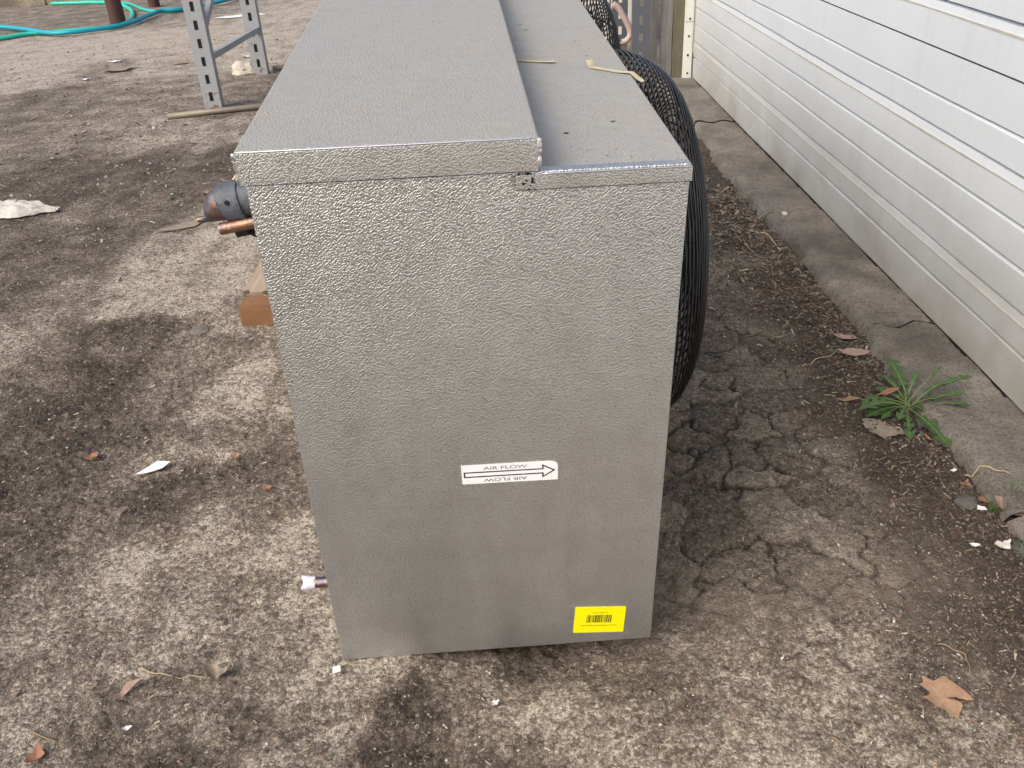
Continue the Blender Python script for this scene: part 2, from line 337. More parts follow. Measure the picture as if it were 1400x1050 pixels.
def ground_mat():
    t = NT('yard_ground', 0.95)
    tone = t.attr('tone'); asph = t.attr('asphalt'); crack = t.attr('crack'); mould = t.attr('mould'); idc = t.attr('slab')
    v = t.coord()
    def grains(sc):
        n = t.node('ShaderNodeTexVoronoi'); n.inputs['Scale'].default_value = sc; t.l.new(v, n.inputs['Vector'])
        sep = t.node('ShaderNodeSeparateColor'); t.l.new(n.outputs['Color'], sep.inputs[0]); return n.outputs['Distance'], sep.outputs[0], sep.outputs[1]
    d1, r1, q1 = grains(75); d2, r2, q2 = grains(165); d3, r3, q3 = grains(26)
    g1 = t.noise(60, 6, 0.75, v, 0.2); fib = t.noise(130, 4, 0.75, t.coord((1.0, 0.55, 1), (0, 0, R(28))), 0.4); g2 = t.noise(380, 3, 0.7, v); med = t.noise(13, 6, 0.7, v)
    gr = t.math('ADD', t.math('MULTIPLY', t.math('SUBTRACT', r1, 0.5), 0.34), t.math('MULTIPLY', t.math('SUBTRACT', r2, 0.5), 0.46))
    gr = t.math('ADD', gr, t.math('MULTIPLY', t.math('SUBTRACT', fib, 0.5), 0.9))
    gr = t.math('ADD', gr, t.math('MULTIPLY', t.math('SUBTRACT', g1, 0.5), 0.9))
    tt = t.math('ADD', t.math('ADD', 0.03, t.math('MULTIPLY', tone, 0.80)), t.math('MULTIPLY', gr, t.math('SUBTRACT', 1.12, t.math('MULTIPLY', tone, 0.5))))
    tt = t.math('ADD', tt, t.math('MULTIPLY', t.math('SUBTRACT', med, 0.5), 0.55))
    soil = t.ramp(tt, [(0.0, (0.67, 0.58, 0.465)), (0.25, (0.375, 0.313, 0.240)), (0.5, (0.205, 0.164, 0.122)), (0.78, (0.102, 0.079, 0.058)), (1.0, (0.038, 0.028, 0.021))])  # soil colours; the tone also carries painted sun and shade dapples
    at = t.math('ADD', t.math('MULTIPLY', gr, 0.52), t.math('ADD', 0.46, t.math('MULTIPLY', t.math('SUBTRACT', idc, 0.5), 0.22)))
    at = t.math('SUBTRACT', at, t.math('MULTIPLY', t.math('SUBTRACT', med, 0.5), 0.5))
    asp = t.ramp(at, [(0.15, (0.060, 0.047, 0.034)), (0.36, (0.185, 0.150, 0.112)), (0.55, (0.33, 0.275, 0.21)), (0.85, (0.60, 0.52, 0.42))])
    c = t.mix(asph, soil, asp)
    mo = t.ramp(t.math('ADD', 0.45, gr), [(0.1, (0.018, 0.013, 0.010)), (0.45, (0.060, 0.043, 0.030)), (0.7, (0.125, 0.088, 0.060)), (0.95, (0.27, 0.20, 0.14))])
    c = t.mix(t.math('MULTIPLY', mould, 0.8), c, mo)
    pale = t.math('MULTIPLY', t.ramp(d1, [(0.30, 1.0), (0.42, 0.0)]), t.ramp(q1, [(0.86, 0.0), (0.90, 1.0)]))
    c = t.mix(t.math('MULTIPLY', pale, 0.6), c, t.mix(q2, (0.34, 0.27, 0.20), (0.60, 0.52, 0.42)))
    c = t.mix(t.math('MULTIPLY', t.ramp(d2, [(0.55, 0.0), (0.85, 1.0)]), 0.45), c, (0.05, 0.039, 0.03))
    c = t.mix(t.math('MULTIPLY', crack, 0.92), c, (0.026, 0.020, 0.012))
    t.color(c)
    hh = t.math('ADD', t.math('MULTIPLY', t.math('SUBTRACT', 1.0, d2), 0.30), t.math('MULTIPLY', t.math('SUBTRACT', 1.0, d1), 0.45))
    hh = t.math('ADD', hh, t.math('ADD', t.math('MULTIPLY', g1, 1.4), t.math('ADD', t.math('MULTIPLY', fib, 0.8), t.math('MULTIPLY', r1, 0.25))))
    t.bump(hh, 1.0, 0.013); return t.m
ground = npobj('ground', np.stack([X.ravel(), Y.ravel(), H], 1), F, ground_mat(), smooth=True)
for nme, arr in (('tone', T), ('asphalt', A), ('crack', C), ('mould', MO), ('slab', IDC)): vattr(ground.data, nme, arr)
tag(ground, 'uneven dirt and cracked asphalt yard strewn with bits', kind='structure')
def gz(x, y): return float(terrain(np.array([float(x)]), np.array([float(y)]))[0][0])

# kerb of old concrete, in slabs parted by ragged cracks
kerb = empty('kerb', (1.3, 4, 0)); tag(kerb, 'low worn concrete kerb in cracked slabs under the white garage door', kind='structure')
def kerb_slab(y0, y1, s0, s1, sx):
    ny_ = max(8, int((y1-y0)/0.012)); ys = np.linspace(0, 1, ny_); prof = [(-0.02, -0.05), (0.0, 0.018), (0.012, 0.033), (0.03, 0.040), (0.05, 0.0405), (0.07, 0.041), (0.095, 0.041), (0.12, 0.041), (0.15, 0.041), (0.18, 0.041), (0.215, 0.041), (0.25, 0.040), (0.36, 0.038), (0.50, 0.036), (0.50, -0.06)]
    V = []
    for u in ys:
        for k, (dx, z) in enumerate(prof):
            jag = 0.02*math.sin(dx*40+s0*9)
            y = (y0 + (s0*dx+jag))*(1-u) + (y1 + (s1*dx+0.02*math.sin(dx*40+s1*9)) - 0.012)*u
            V.append((dx, y, z))
    V = np.array(V); ke = kerb_edge(V[:, 1]); V0 = V.copy()
    edge = 0.018*fbm(V[:, 1]*9, V[:, 0]*9, 4, 41, 0.6)*(V0[:, 0] < 0.1)
    V[:, 0] = ke + V0[:, 0] + edge - 1.3
    V[:, 2] += np.where(V0[:, 2] > 0.01, 0.005*fbm(V[:, 1]*6, V0[:, 0]*14, 4, 42) + 0.003*fbm(V[:, 1]*28, V0[:, 0]*28, 3, 43) + sx, 0)
    V[:, 1] -= 4
    m = len(prof); q = np.arange(ny_*m).reshape(ny_, m)
    F_ = np.stack([q[:-1, :-1].ravel(), q[:-1, 1:].ravel(), q[1:, 1:].ravel(), q[1:, :-1].ravel()], 1)[:, ::-1]
    return npobj('slab', V, F_, M_KERB, kerb, smooth=True)
for a_ in ((-0.6, 1.86, 0.0, -0.25, -0.003), (1.86, 2.93, -0.25, 0.05, 0.002), (2.93, 4.16, 0.05, 0.10, 0.0), (4.16, 5.9, 0.1, 0.0, -0.004), (5.9, 9.0, 0.0, 0.0, 0.0)): kerb_slab(*a_)

# far edging and verge along the back of the yard
bm = bmesh.new()
for k in range(14): box(bm, -16+k*1.0, -15.02+k*1.0, 14.55+0.02*random.random(), 14.85, -0.05, 0.10+0.03*random.random(), 0.02, 1)
tag(obj('edging', bm, M_FARKERB, angle=40), 'low pale stone edging at the far left end of the yard', kind='structure')

# ------------------------------------------------------------------ the cabinet
W, L, HB, LH, SX, HS = 0.73, 2.75, 1.167, 0.057, 0.478, 1.163
cab = empty('refrigeration_unit')
cab.matrix_world = Matrix.Translation((-0.46, 1.46, 0.0)) @ (Matrix.Rotation(0.0548, 4, 'Z') @ Matrix.Rotation(0.0514, 4, 'X') @ Matrix.Rotation(0.0145, 4, 'Y'))
tag(cab, 'long grey embossed metal cooling unit with black fan guards and AIR FLOW sticker', 'cooling unit')
CM = cab.matrix_world.copy()
bm = bmesh.new(); box(bm, 0, W, 0, 0.022, 0, HB-0.002, 0.0025, 2); obj('end_panel', bm, M_END, cab, angle=50)
bm = bmesh.new(); box(bm, 0.006, 0.020, 0.0225, L, 0.004, HB-0.003, 0.001, 1)
for zz in np.linspace(0.1, 1.1, 12): box(bm, 0.001, 0.0055, 0.2, L-0.2, zz, zz+0.02)
obj('coil_panel', bm, M_FLANGE, cab, angle=50)
bm = bmesh.new(); box(bm, W-0.020, W-0.002, 0.0225, L, 0.004, HS-0.030, 0.001, 1); obj('fan_panel', bm, M_END, cab, angle=50)
bm = bmesh.new(); box(bm, 0.0, W, L+0.0005, L+0.02, 0, HB-0.002, 0.002, 1); obj('rear_panel', bm, M_END, cab, angle=50)
bm = bmesh.new(); box(bm, 0.021, W-0.021, 0.0225, L, 0.01, 0.02); obj('drain_pan', bm, M_FLANGE, cab)
# raised lid on the left, lower shelf on the right, both with folded front flanges
bm = bmesh.new(); box(bm, -0.008, SX, -0.004, L+0.022, HB, HB+LH, 0.0045, 3); obj('lid', bm, [M_TOP], cab, angle=60)
bm = bmesh.new(); box(bm, -0.0075, SX-0.001, -0.0062, -0.0042, HB+0.0005, HB+LH-0.004, 0.0006, 1); obj('lid_flange', bm, M_FLANGE, cab, angle=50)
bm = bmesh.new(); box(bm, SX-0.05, W+0.003, 0.0, L+0.021, HS-0.028, HS, 0.0035, 3); obj('shelf', bm, M_TOP, cab, angle=60)
bm = bmesh.new(); box(bm, 0.439, W+0.003, -0.003, -0.0002, HS-0.028, HS-0.0028, 0.0006, 1); obj('shelf_flange', bm, M_FLANGE, cab, angle=50)
def bead(x, z0, z1, y):
    bm = bmesh.new(); n = 16; P = []; r = []
    for k in range(n+1):
        P.append((x+random.uniform(-.0012, .0012), y+random.uniform(-.001, .001), z0+(z1-z0)*k/n)); r.append(0.0032+0.0014*random.random())
    tube(bm, P, r, 7); return obj('weld_bead', bm, M_BEAD, cab, smooth=True)
bead(SX, HB+0.003, HB+LH-0.003, -0.004); bead(-0.008, HB+0.003, HB+LH-0.003, -0.004)
bm = bmesh.new(); tube(bm, [(-0.006+k*(SX+0.006)/30, -0.0044+random.uniform(-.0003, .0003), HB+LH-0.0022) for k in range(31)], 0.0022, 6); obj('lid_edge', bm, M_BEAD, cab, smooth=True)
bm = bmesh.new(); tube(bm, [(SX+0.004+k*(W-SX-0.004)/20, -0.0022+random.uniform(-.0003, .0003), HS-0.0022) for k in range(21)], 0.0019, 6); obj('shelf_edge', bm, M_BEAD, cab, smooth=True)
for (x0, x1, z) in ((0.439, W+0.002, HS-0.0295), (-0.004, SX, HB-0.0012)):
    bm = bmesh.new(); box(bm, x0, x1, -0.0012, -0.0002, z, z+0.0013); obj('seam_shade', bm, M_INK, cab)  # dark strip along the joint, standing in for shade under the flange
# dark grime in the joint below the lid corner
bm = bmesh.new()
for k in range(26):
    x, z = SX-0.02-0.06*random.random()**2+0.012, HB-0.004-0.03*random.random()**2
    s_ = 0.0008+0.0022*random.random()**2
    vs = [bm.verts.new((x+s_*math.cos(q)*random.uniform(.6, 1.3), -0.0036, z+s_*math.sin(q)*random.uniform(.6, 1.3))) for q in [j*math.pi/3 for j in range(6)]]
    bm.faces.new(vs[::-1])
obj('grime_spot', bm, M_INK, cab)['kind'] = 'stuff'
bm = bmesh.new()
for x, y, s_ in [(0.545, 0.19, .006), (0.640, 0.245, .006), (0.545, 0.115, .003), (0.60, 0.06, .003), (0.62, 0.09, .003), (0.64, 0.05, .0025), (0.57, 0.09, .0025), (0.54, 1.05, .007), (0.53, 1.12, .006), (0.66, 0.75, .004), (0.65, 0.9, .004), (0.56, 0.10, .002), (0.69, 0.02, .002), (0.635, 0.2, .002), (0.585, 0.18, .002), (0.67, 0.55, .003), (0.3, 0.9, .004), (0.56, 0.5, .002)]:
    n = 7; s_ *= 0.62; top = [bm.verts.new((x+s_*1.5*math.cos(q*6.283/n)*random.uniform(.5, 1.2), y+s_*math.sin(q*6.283/n)*random.uniform(.5, 1.2), HS+0.0012)) for q in range(n)]
    for v in top:
        if v.co.x < SX: v.co.z += LH+0.004
    bm.faces.new(top)
obj('dirt_fleck', bm, M_INK, cab)['kind'] = 'stuff'
# stickers
def poly(bm, pts, y, th=0.0006):
    f = [bm.verts.new((x, y, z)) for x, z in pts]; b_ = [bm.verts.new((x, y+th, z)) for x, z in pts]
    bm.faces.new(f); bm.faces.new(b_[::-1]); n = len(pts)
    for k in range(n): bm.faces.new((f[k], b_[k], b_[(k+1) % n], f[(k+1) % n]))
def text_obj(name, s_, size, mat, parent, loc, rot, sx=1.0, bold=0.0):
    cu = bpy.data.curves.new(name, 'FONT'); cu.body = s_; cu.size = size; cu.align_x = 'CENTER'; cu.align_y = 'CENTER'; cu.offset = bold
    tmp = bpy.data.objects.new(name, cu); COL.objects.link(tmp)
    dg = bpy.context.evaluated_depsgraph_get(); me = bpy.data.meshes.new_from_object(tmp.evaluated_get(dg))
    bpy.data.objects.remove(tmp); me.materials.clear(); me.materials.append(mat)
    o = link(bpy.data.objects.new(name, me), parent)
    o.matrix_local = Matrix.Translation(loc) @ Matrix.Rotation(rot, 4, 'Y') @ Matrix.Rotation(math.pi/2, 4, 'X') @ Matrix.Diagonal((sx, 1, 1, 1))
    return o
bm = bmesh.new(); corner = [(0.508-0.016+0.016*math.sin(q), 0.558-0.012+0.012*math.cos(q)-0.0005) for q in np.linspace(0, math.pi/2, 6)]
poly(bm, [(0.312, 0.559)] + corner + [(0.508, 0.508), (0.3125, 0.5105)], -0.0008)
st = obj('airflow_sticker', bm, M_LABELW, cab); st['label'] = 'white AIR FLOW arrow sticker'
o = [(0.3165, 0.5415), (0.476, 0.540), (0.476, 0.5505), (0.5035, 0.5335), (0.476, 0.5155), (0.476, 0.526), (0.3165, 0.527)]
ins = [(0.3195, 0.5385), (0.479, 0.537), (0.479, 0.5452), (0.4978, 0.5335), (0.479, 0.5207), (0.479, 0.529), (0.3195, 0.530)]
bm = bmesh.new(); vo_ = [bm.verts.new((x, -0.0011, z)) for x, z in o]; vi_ = [bm.verts.new((x, -0.0011, z)) for x, z in ins]
for k in range(7): bm.faces.new((vo_[k], vo_[(k+1) % 7], vi_[(k+1) % 7], vi_[k]))
obj('arrow', bm, M_INK, st)
text_obj('lettering', 'AIR FLOW', 0.0118, M_GREYINK, st, (0.401, -0.0011, 0.5482), R(0.4), 1.62)
text_obj('lettering', 'AIR FLOW', 0.0118, M_GREYINK, st, (0.401, -0.0011, 0.5185), R(180.4), 1.62)
bm = bmesh.new(); q = [(0.549, 0.1235), (0.6665, 0.1145), (0.6625, 0.0295), (0.5435, 0.0375)]
pts = []
for k in range(4):
    p0, p1, p2 = Vector(q[k-1]), Vector(q[k]), Vector(q[(k+1) % 4])
    for tq in (0.0, 0.5, 1.0):
        a_ = p1 + (p0-p1).normalized()*0.004*(1-tq); b_ = p1 + (p2-p1).normalized()*0.004*tq
        pts.append(tuple((a_+b_)/2 + (p1-(a_+b_)/2)*0.25*(1-abs(2*tq-1))) if tq == 0.5 else tuple(a_ if tq == 0 else b_))
poly(bm, pts, -0.0008)
yl = obj('barcode_sticker', bm, M_LABELY, cab); yl['label'] = 'yellow barcode sticker stuck on upside down'
ang = math.atan2(0.009, 0.1175); rr_ = random.Random(3)
bm = bmesh.new(); x = 0.5755
while x < 0.632:
    w_ = rr_.choice([0.0007, 0.0012, 0.0018, 0.0024]); zc_ = 0.080 - (x-0.6055)*math.tan(ang)*1.0
    sk = 0.0009
    vs = [bm.verts.new(v) for v in ((x-sk, -0.0012, zc_-0.0125), (x+w_-sk, -0.0012, zc_-0.0125), (x+w_+sk, -0.0012, zc_+0.0125), (x+sk, -0.0012, zc_+0.0125))]
    bm.faces.new(vs); x += w_ + rr_.choice([0.0008, 0.0012, 0.0020])
obj('barcode', bm, M_INK, yl)
text_obj('lettering', 'R1110181-W-50', 0.0052, M_INKB, yl, (0.6065, -0.0012, 0.1005), math.pi+ang, 1.0)
text_obj('lettering', 'Surplus Wholesale Refrigeration', 0.0062, M_INKB, yl, (0.6035, -0.0012, 0.0575), math.pi+ang, 1.05)
# tape strips left on the shelf
def strip(P, w, name='tape_strip'):
    bm = bmesh.new(); prev = None; n = len(P)
    for k, (x, y, z) in enumerate(P):
        d = (Vector(P[min(k+1, n-1)])-Vector(P[max(k-1, 0)])); d.z = 0; d.normalize(); s_ = Vector((-d.y, d.x, 0))*w/2*(0.85+0.3*random.random())
        a_ = bm.verts.new(Vector((x, y, z))+s_); b_ = bm.verts.new(Vector((x, y, z))-s_)
        if prev: bm.faces.new((prev[0], a_, b_, prev[1]))
        prev = (a_, b_)
    return obj(name, bm, M_YTAPE, cab)
strip([(0.4795, 0.733, HS+.002), (0.50, 0.729, HS+.0025), (0.53, 0.716, HS+.002), (0.555, 0.705, HS+.003), (0.577, 0.692, HS+.006)], 0.014)
strip([(0.650, 0.648, HS+.016), (0.656, 0.636, HS+.003), (0.685, 0.612, HS+.002), (0.71, 0.590, HS+.002), (0.733, 0.572, HS+.004), (0.747, 0.560, HS-.006), (0.757, 0.553, HS-.012)], 0.018)
# fan guards and fans on the right side
def fan(yc, zc):
    g = empty('fan_guard', (W, yc, zc), parent=cab)
    def ring(x, r, wr=0.0027, n=72):
        bm = bmesh.new(); tube(bm, [(x+random.uniform(-.001, .001), r*math.cos(t), r*math.sin(t)) for t in [2*math.pi*k/n for k in range(n)]], wr, 5, closed=True)
        return obj('ring', bm, M_WIRE, g, smooth=True)
    def prof(t): return 0.18*math.sin(t), 0.35+0.15*math.cos(t)
    for k in range(22): ring(*prof(k/21*math.pi/2), 0.0045 if k == 0 else 0.0026)
    for r in np.arange(0.332, 0.05, -0.018): ring(0.18, float(r))
    for k in range(10):
        a_ = 2*math.pi*(k+0.35)/10; pts = []
        for t in np.linspace(0, math.pi/2, 12): x, r = prof(t); pts.append((x-0.002, (r-0.003)*math.cos(a_), (r-0.003)*math.sin(a_)))
        pts += [(0.184, r*math.cos(a_), r*math.sin(a_)) for r in (0.25, 0.15, 0.06)]
        bm = bmesh.new(); tube(bm, pts, 0.003, 5); obj('rib', bm, M_WIRE, g, smooth=True)
    bm = bmesh.new(); bmesh.ops.create_cone(bm, cap_ends=True, segments=40, radius1=0.06, radius2=0.06, depth=0.006, matrix=Matrix.Translation((0.188, 0, 0)) @ Matrix.Rotation(math.pi/2, 4, 'Y')); obj('guard_badge', bm, M_BLACK, g, angle=40)
    bm = bmesh.new(); bmesh.ops.create_cone(bm, cap_ends=True, segments=64, radius1=0.47, radius2=0.47, depth=0.004, matrix=Matrix.Translation((0.002, 0, 0)) @ Matrix.Rotation(math.pi/2, 4, 'Y')); obj('fan_dark_disc', bm, M_BLACK, g, angle=40)  # black disc standing in for the dark interior behind the fan
    bm = bmesh.new(); bmesh.ops.create_cone(bm, cap_ends=True, segments=32, radius1=0.085, radius2=0.07, depth=0.11, matrix=Matrix.Translation((0.06, 0, 0)) @ Matrix.Rotation(math.pi/2, 4, 'Y')); obj('fan_motor', bm, M_BLACK, g, angle=40)
    for k in range(4):
        bm = bmesh.new(); rows = []
        for r in np.linspace(0.07, 0.44, 6):
            w_ = 0.25+0.35*(r/0.44); rows.append([bm.verts.new((0.05+0.05*(s_-.5), r*math.cos(k*math.pi/2+(s_-.5)*w_*1.6), r*math.sin(k*math.pi/2+(s_-.5)*w_*1.6))) for s_ in np.linspace(0, 1, 5)])
        for A_, B_ in zip(rows, rows[1:]):
            for j in range(4): bm.faces.new((A_[j], A_[j+1], B_[j+1], B_[j]))
        ob = obj('fan_blade', bm, M_RACKD, g, smooth=True)
    return g
fan(0.80, 0.65); fan(1.92, 0.65)
# suction header with copper stub on the left side, drain stub below
inv = CM.inverted()
def loc(p): return inv @ Vector(p)
hd = empty('suction_header', loc((-0.53, 1.78, 1.03)), parent=cab)
def part(name, pts, rad, mat, par, n=14, cap=True):
    o_ = par.location; bm = bmesh.new(); tube(bm, [loc(p)-o_ for p in pts], rad, n, cap); return obj(name, bm, mat, par, angle=60)
Yv = 1.78
part('header_cone', [(-0.672, Yv, 0.978), (-0.652, Yv, 0.980), (-0.642, Yv, 0.990), (-0.618, Yv, 1.008), (-0.595, Yv, 1.016), (-0.575, Yv, 1.019)], [0.006, 0.008, 0.020, 0.036, 0.040, 0.041], M_TARN, hd, 18)
part('tape_band', [(-0.610, Yv, 1.010), (-0.606, Yv, 1.012), (-0.572, Yv, 1.017), (-0.566, Yv, 1.018)], [0.037, 0.042, 0.0455, 0.0445], M_WRAP, hd, 20)
part('header_pipe', [(-0.568, Yv, 1.020), (-0.48, Yv, 1.026)], [0.040, 0.040], M_WRAP, hd, 20)
part('copper_stub', [(-0.618, Yv-0.035, 0.968), (-0.50, Yv-0.03, 0.985)], [0.0125, 0.0125], M_COPPER, hd, 14)
part('clamp_block', [(-0.59, Yv-0.02, 0.958), (-0.565, Yv-0.02, 0.962)], [0.016, 0.016], M_BLACK, hd, 6)
part('hanger_wire', [(-0.588, Yv, 1.05), (-0.560, Yv, 1.085), (-0.535, Yv, 1.11)], [0.003, 0.003, 0.003], M_YTAPE, hd, 6)
part('side_bracket', [(-0.560, Yv, 0.94), (-0.545, Yv, 0.968)], [0.012, 0.016], M_BLACK, hd, 6)
for dx, dz in ((-0.590, 1.026),):
    part('rivet', [(dx, Yv-0.0435+abs(dz-1.012)*0.25, dz), (dx, Yv-0.049+abs(dz-1.012)*0.25, dz)], [0.005, 0.005], M_BLACK, hd, 8)

dr = empty('drain_stub', loc((-0.47, 1.525, 0.187)), parent=cab); Yd = 1.525
part('stub_pipe', [(-0.512, Yd, 0.186), (-0.44, Yd, 0.189)], [0.0125, 0.0125], M_CUTPIPE, dr, 12)
bm = bmesh.new(); n = 12; rows = []
for k, (x, r) in enumerate(((-0.505, 0.0135), (-0.52, 0.0150), (-0.534, 0.0165), (-0.5335, 0.0135), (-0.516, 0.011))):
    rows.append([bm.verts.new(loc((x + (0.004*math.sin(3*t+1) if k in (2, 3) else 0), Yd+r*math.cos(t), 0.186+r*math.sin(t)*(1.0+0.15*math.sin(2*t)))) - dr.location) for t in [2*math.pi*j/n for j in range(n)]])
for A_, B_ in zip(rows, rows[1:]):
    for j in range(n): bm.faces.new((A_[j], A_[(j+1) % n], B_[(j+1) % n], B_[j]))
bm.faces.new(rows[-1])
obj('crimped_end', bm, M_LILAC, dr, smooth=True)
part('valve_cap', [(-0.488, Yd+0.03, 0.215), (-0.462, Yd+0.03, 0.216)], [0.011, 0.016], M_BLACK, dr, 8)

# timber skid under the unit
sk = empty('wooden_skid', (-1.15, 3.25, 0)); tag(sk, 'brown timber skid with pale board on top sticking out under the unit', 'skid')
def tb(name, x0, x1, y0, y1, z0, z1, m, bev=0.006):
    bm = bmesh.new(); box(bm, x0, x1, y0, y1, z0, z1, bev, 1)
    bmesh.ops.subdivide_edges(bm, edges=[e_ for e_ in bm.edges if e_.calc_length() > 0.15], cuts=6)
    for v in bm.verts: v.co += Vector((random.uniform(-1, 1), random.uniform(-1, 1), random.uniform(-1, 1)))*0.003
    return obj(name, bm, m, sk, angle=40)
tb('runner', 0.0, 1.30, -0.005, 0.085, 0.0, 0.098, M_BROWNWOOD)
tb('runner', 0.02, 1.30, 0.78, 0.87, 0.0, 0.098, M_BROWNWOOD)
bm = bmesh.new(); top = []; bot = []
xs = np.linspace(0.0, 0.30, 15)
for x in xs:
    y0 = 0.075+0.035*random.random()**1.5
    top.append((bm.verts.new((x, y0, 0.117)), bm.verts.new((x, 0.90+0.01*random.random(), 0.119)))); bot.append((bm.verts.new((x, y0+0.006, 0.099)), bm.verts.new((x, 0.90, 0.099))))
for k in range(14):
    bm.faces.new((top[k][0], top[k+1][0], top[k+1][1], top[k][1])); bm.faces.new((bot[k][0], bot[k][1], bot[k+1][1], bot[k+1][0]))
    bm.faces.new((bot[k][0], bot[k+1][0], top[k+1][0], top[k][0]))
for k in (0, 14):
    f = (bot[k][0], top[k][0], top[k][1], bot[k][1]); bm.faces.new(f if k == 0 else f[::-1])
b = obj('deck_board', bm, M_PALEWOOD, sk); b['label'] = 'pale splintered board lying across the runners'

# ------------------------------------------------------------------ garage door, trim, building
ZK = [0.045, 0.202, 0.321, 0.441, 0.561, 0.697, 0.803, 0.948, 1.102]
while ZK[-1] < 2.5: ZK.append(ZK[-1]+0.128)
YA, YB = 7.19, -0.7
def dx_at(y): return 1.5565 - 0.02504*(y-1.4563)
door = empty('garage_door', (1.5, 3.2, 0)); tag(door, 'white sectional garage door of wide horizontal strips with dirt and painted shade near the bottom', 'garage door')
yy = np.linspace(YA, YB, 90)
for k in range(len(ZK)-1):
    z0, z1 = ZK[k], ZK[k+1]
    joint = (k+1) in (2, 5, 8); thin = (k+1) == 7
    if joint: prof = [(0.016, z0), (0.0, z0+0.0035), (0.0, (z0+z1)/2), (0.0, z1-0.034), (0.0012, z1-0.029), (0.004, z1-0.010), (0.020, z1-0.0045), (0.024, z1-0.0005)]
    elif thin: prof = [(0.016, z0), (0.0, z0+0.0015), (0.0, (z0+z1)/2), (0.0, z1-0.0035), (0.0005, z1-0.0033), (0.002, z1-0.003), (0.016, z1-0.0008)]
    else: prof = [(0.016, z0), (0.0, z0+0.0035), (0.0, (z0+z1)/2), (0.0, z1-0.013), (0.0025, z1-0.0115), (0.010, z1-0.0065), (0.018, z1-0.0025), (0.020, z1-0.0010)]
    P = np.array([[dx_at(y)+d + (0.0016*math.sin(y*3+k*2)+0.001*math.sin(y*7.7+k) if d < 0.001 and not joint else 0), y, z] for y in yy for d, z in prof])
    P -= np.array([1.5, 3.2, 0]); m = len(prof); q = np.arange(len(yy)*m).reshape(len(yy), m)
    F_ = np.stack([q[:-1, :-1].ravel(), q[:-1, 1:].ravel(), q[1:, 1:].ravel(), q[1:, :-1].ravel()], 1)[:, ::-1]
    o_ = npobj('panel', P, F_, [M_DOOR, M_GROOVE], door)
    mi = np.zeros((len(yy)-1, m-1), np.int32); mi[:, -1] = 1; mi[:, -2] = 0; mi[:, 0] = 1
    o_.data.polygons.foreach_set('material_index', mi.ravel())
    if joint:
        bm = bmesh.new(); vs = []
        for y in yy[::3]:
            w_ = 0.0045+0.0015*math.sin(y*5+k)+random.uniform(-.0008, .0008)
            vs.append((bm.verts.new((dx_at(y)-0.0012-1.5, y-3.2, z1-0.036-w_)), bm.verts.new((dx_at(y)-0.0012-1.5, y-3.2, z1-0.0345)), bm.verts.new((dx_at(y)+0.003-1.5, y-3.2, z1-0.0315))))
        for a_, b_ in zip(vs, vs[1:]): bm.faces.new((a_[0], b_[0], b_[1], a_[1])); bm.faces.new((a_[1], b_[1], b_[2], a_[2]))
        obj('joint_strip', bm, M_SEAL, door)
bm = bmesh.new()
for y0, y1 in zip(yy[:-1:3], yy[3::3]): box(bm, dx_at(y0)+0.004-1.5, dx_at(y0)+0.02-1.5, y1-3.2, y0-3.2, 0.030, 0.0445)
obj('bottom_seal_shade', bm, M_BLACK, door)  # black seal strip, also standing in for the shadow gap below the door
# wall over and beyond the door
bm = bmesh.new(); box(bm, 1.60, 1.90, -3.0, 7.6, 2.56, 3.5); box(bm, 1.60, 1.90, -3.0, -0.72, 0, 2.558)
tag(obj('building_wall', bm, M_LITEBOARD), 'pale building wall carrying the garage door', 'wall')
# trim at the far end of the door
tr = empty('door_trim', (1.38, 7.22, 0)); tag(tr, 'mint white door trim with four rusty screw heads and beige stop strip', 'door trim')
bm = bmesh.new(); box(bm, -0.042, 0.028, 0.0, 0.03, 0.0, 2.6, 0.003, 1); obj('casing', bm, M_JAMB, tr)
bm = bmesh.new(); box(bm, 0.0285, 0.068, 0.006, 0.03, 0.22, 2.6, 0.002, 1); obj('stop_strip', bm, M_STOP, tr)
bm = bmesh.new(); box(bm, 0.0285, 0.045, 0.010, 0.03, 0.0, 0.218, 0.002, 1); obj('stop_strip', bm, M_GREYWOOD, tr)
bm = bmesh.new(); box(bm, -0.0415, 0.0275, -0.0012, -0.0002, 0.453, 0.456); obj('casing_joint', bm, M_RUST, tr)
for z in (0.075, 0.21, 0.35, 0.475, 0.62, 0.8, 1.0):
    bm = bmesh.new(); bmesh.ops.create_cone(bm, cap_ends=True, segments=10, radius1=0.009, radius2=0.006, depth=0.005, matrix=Matrix.Translation((-0.006+random.uniform(-.004, .004), -0.0025, z)) @ Matrix.Rotation(math.pi/2, 4, 'X')); obj('screw', bm, M_RUST, tr)
# timber posts and boards beside the trim, and the boards behind the rack
def board(name, x0, x1, y0, y1, z1, m, label, cat, group=None, z0=0.0):
    bm = bmesh.new(); n = 14
    rows = []
    for k in range(n+1):
        z = z0+(z1-z0)*k/n; j = [random.uniform(-.004, .004) for _ in range(4)]
        rows.append([bm.verts.new((x0+j[0], y0+j[1]*.5, z)), bm.verts.new((x1+j[2], y0+j[3]*.5, z)), bm.verts.new((x1+j[2], y1, z)), bm.verts.new((x0+j[0], y1, z))])
    for A_, B_ in zip(rows, rows[1:]):
        for j in range(4): bm.faces.new((A_[j], A_[(j+1) % 4], B_[(j+1) % 4], B_[j]))
    bm.faces.new(rows[0][::-1]); bm.faces.new(rows[-1])
    c = Vector(((x0+x1)/2, (y0+y1)/2, 0))
    for v in bm.verts: v.co -= c
    o_ = obj(name, bm, m); o_.location = c; return tag(o_, label, cat, group)
board('corner_post', 1.258, 1.335, 7.25, 7.36, 2.6, M_OLIVEWOOD, 'mossy olive brown wooden post against the mint white trim', 'post')
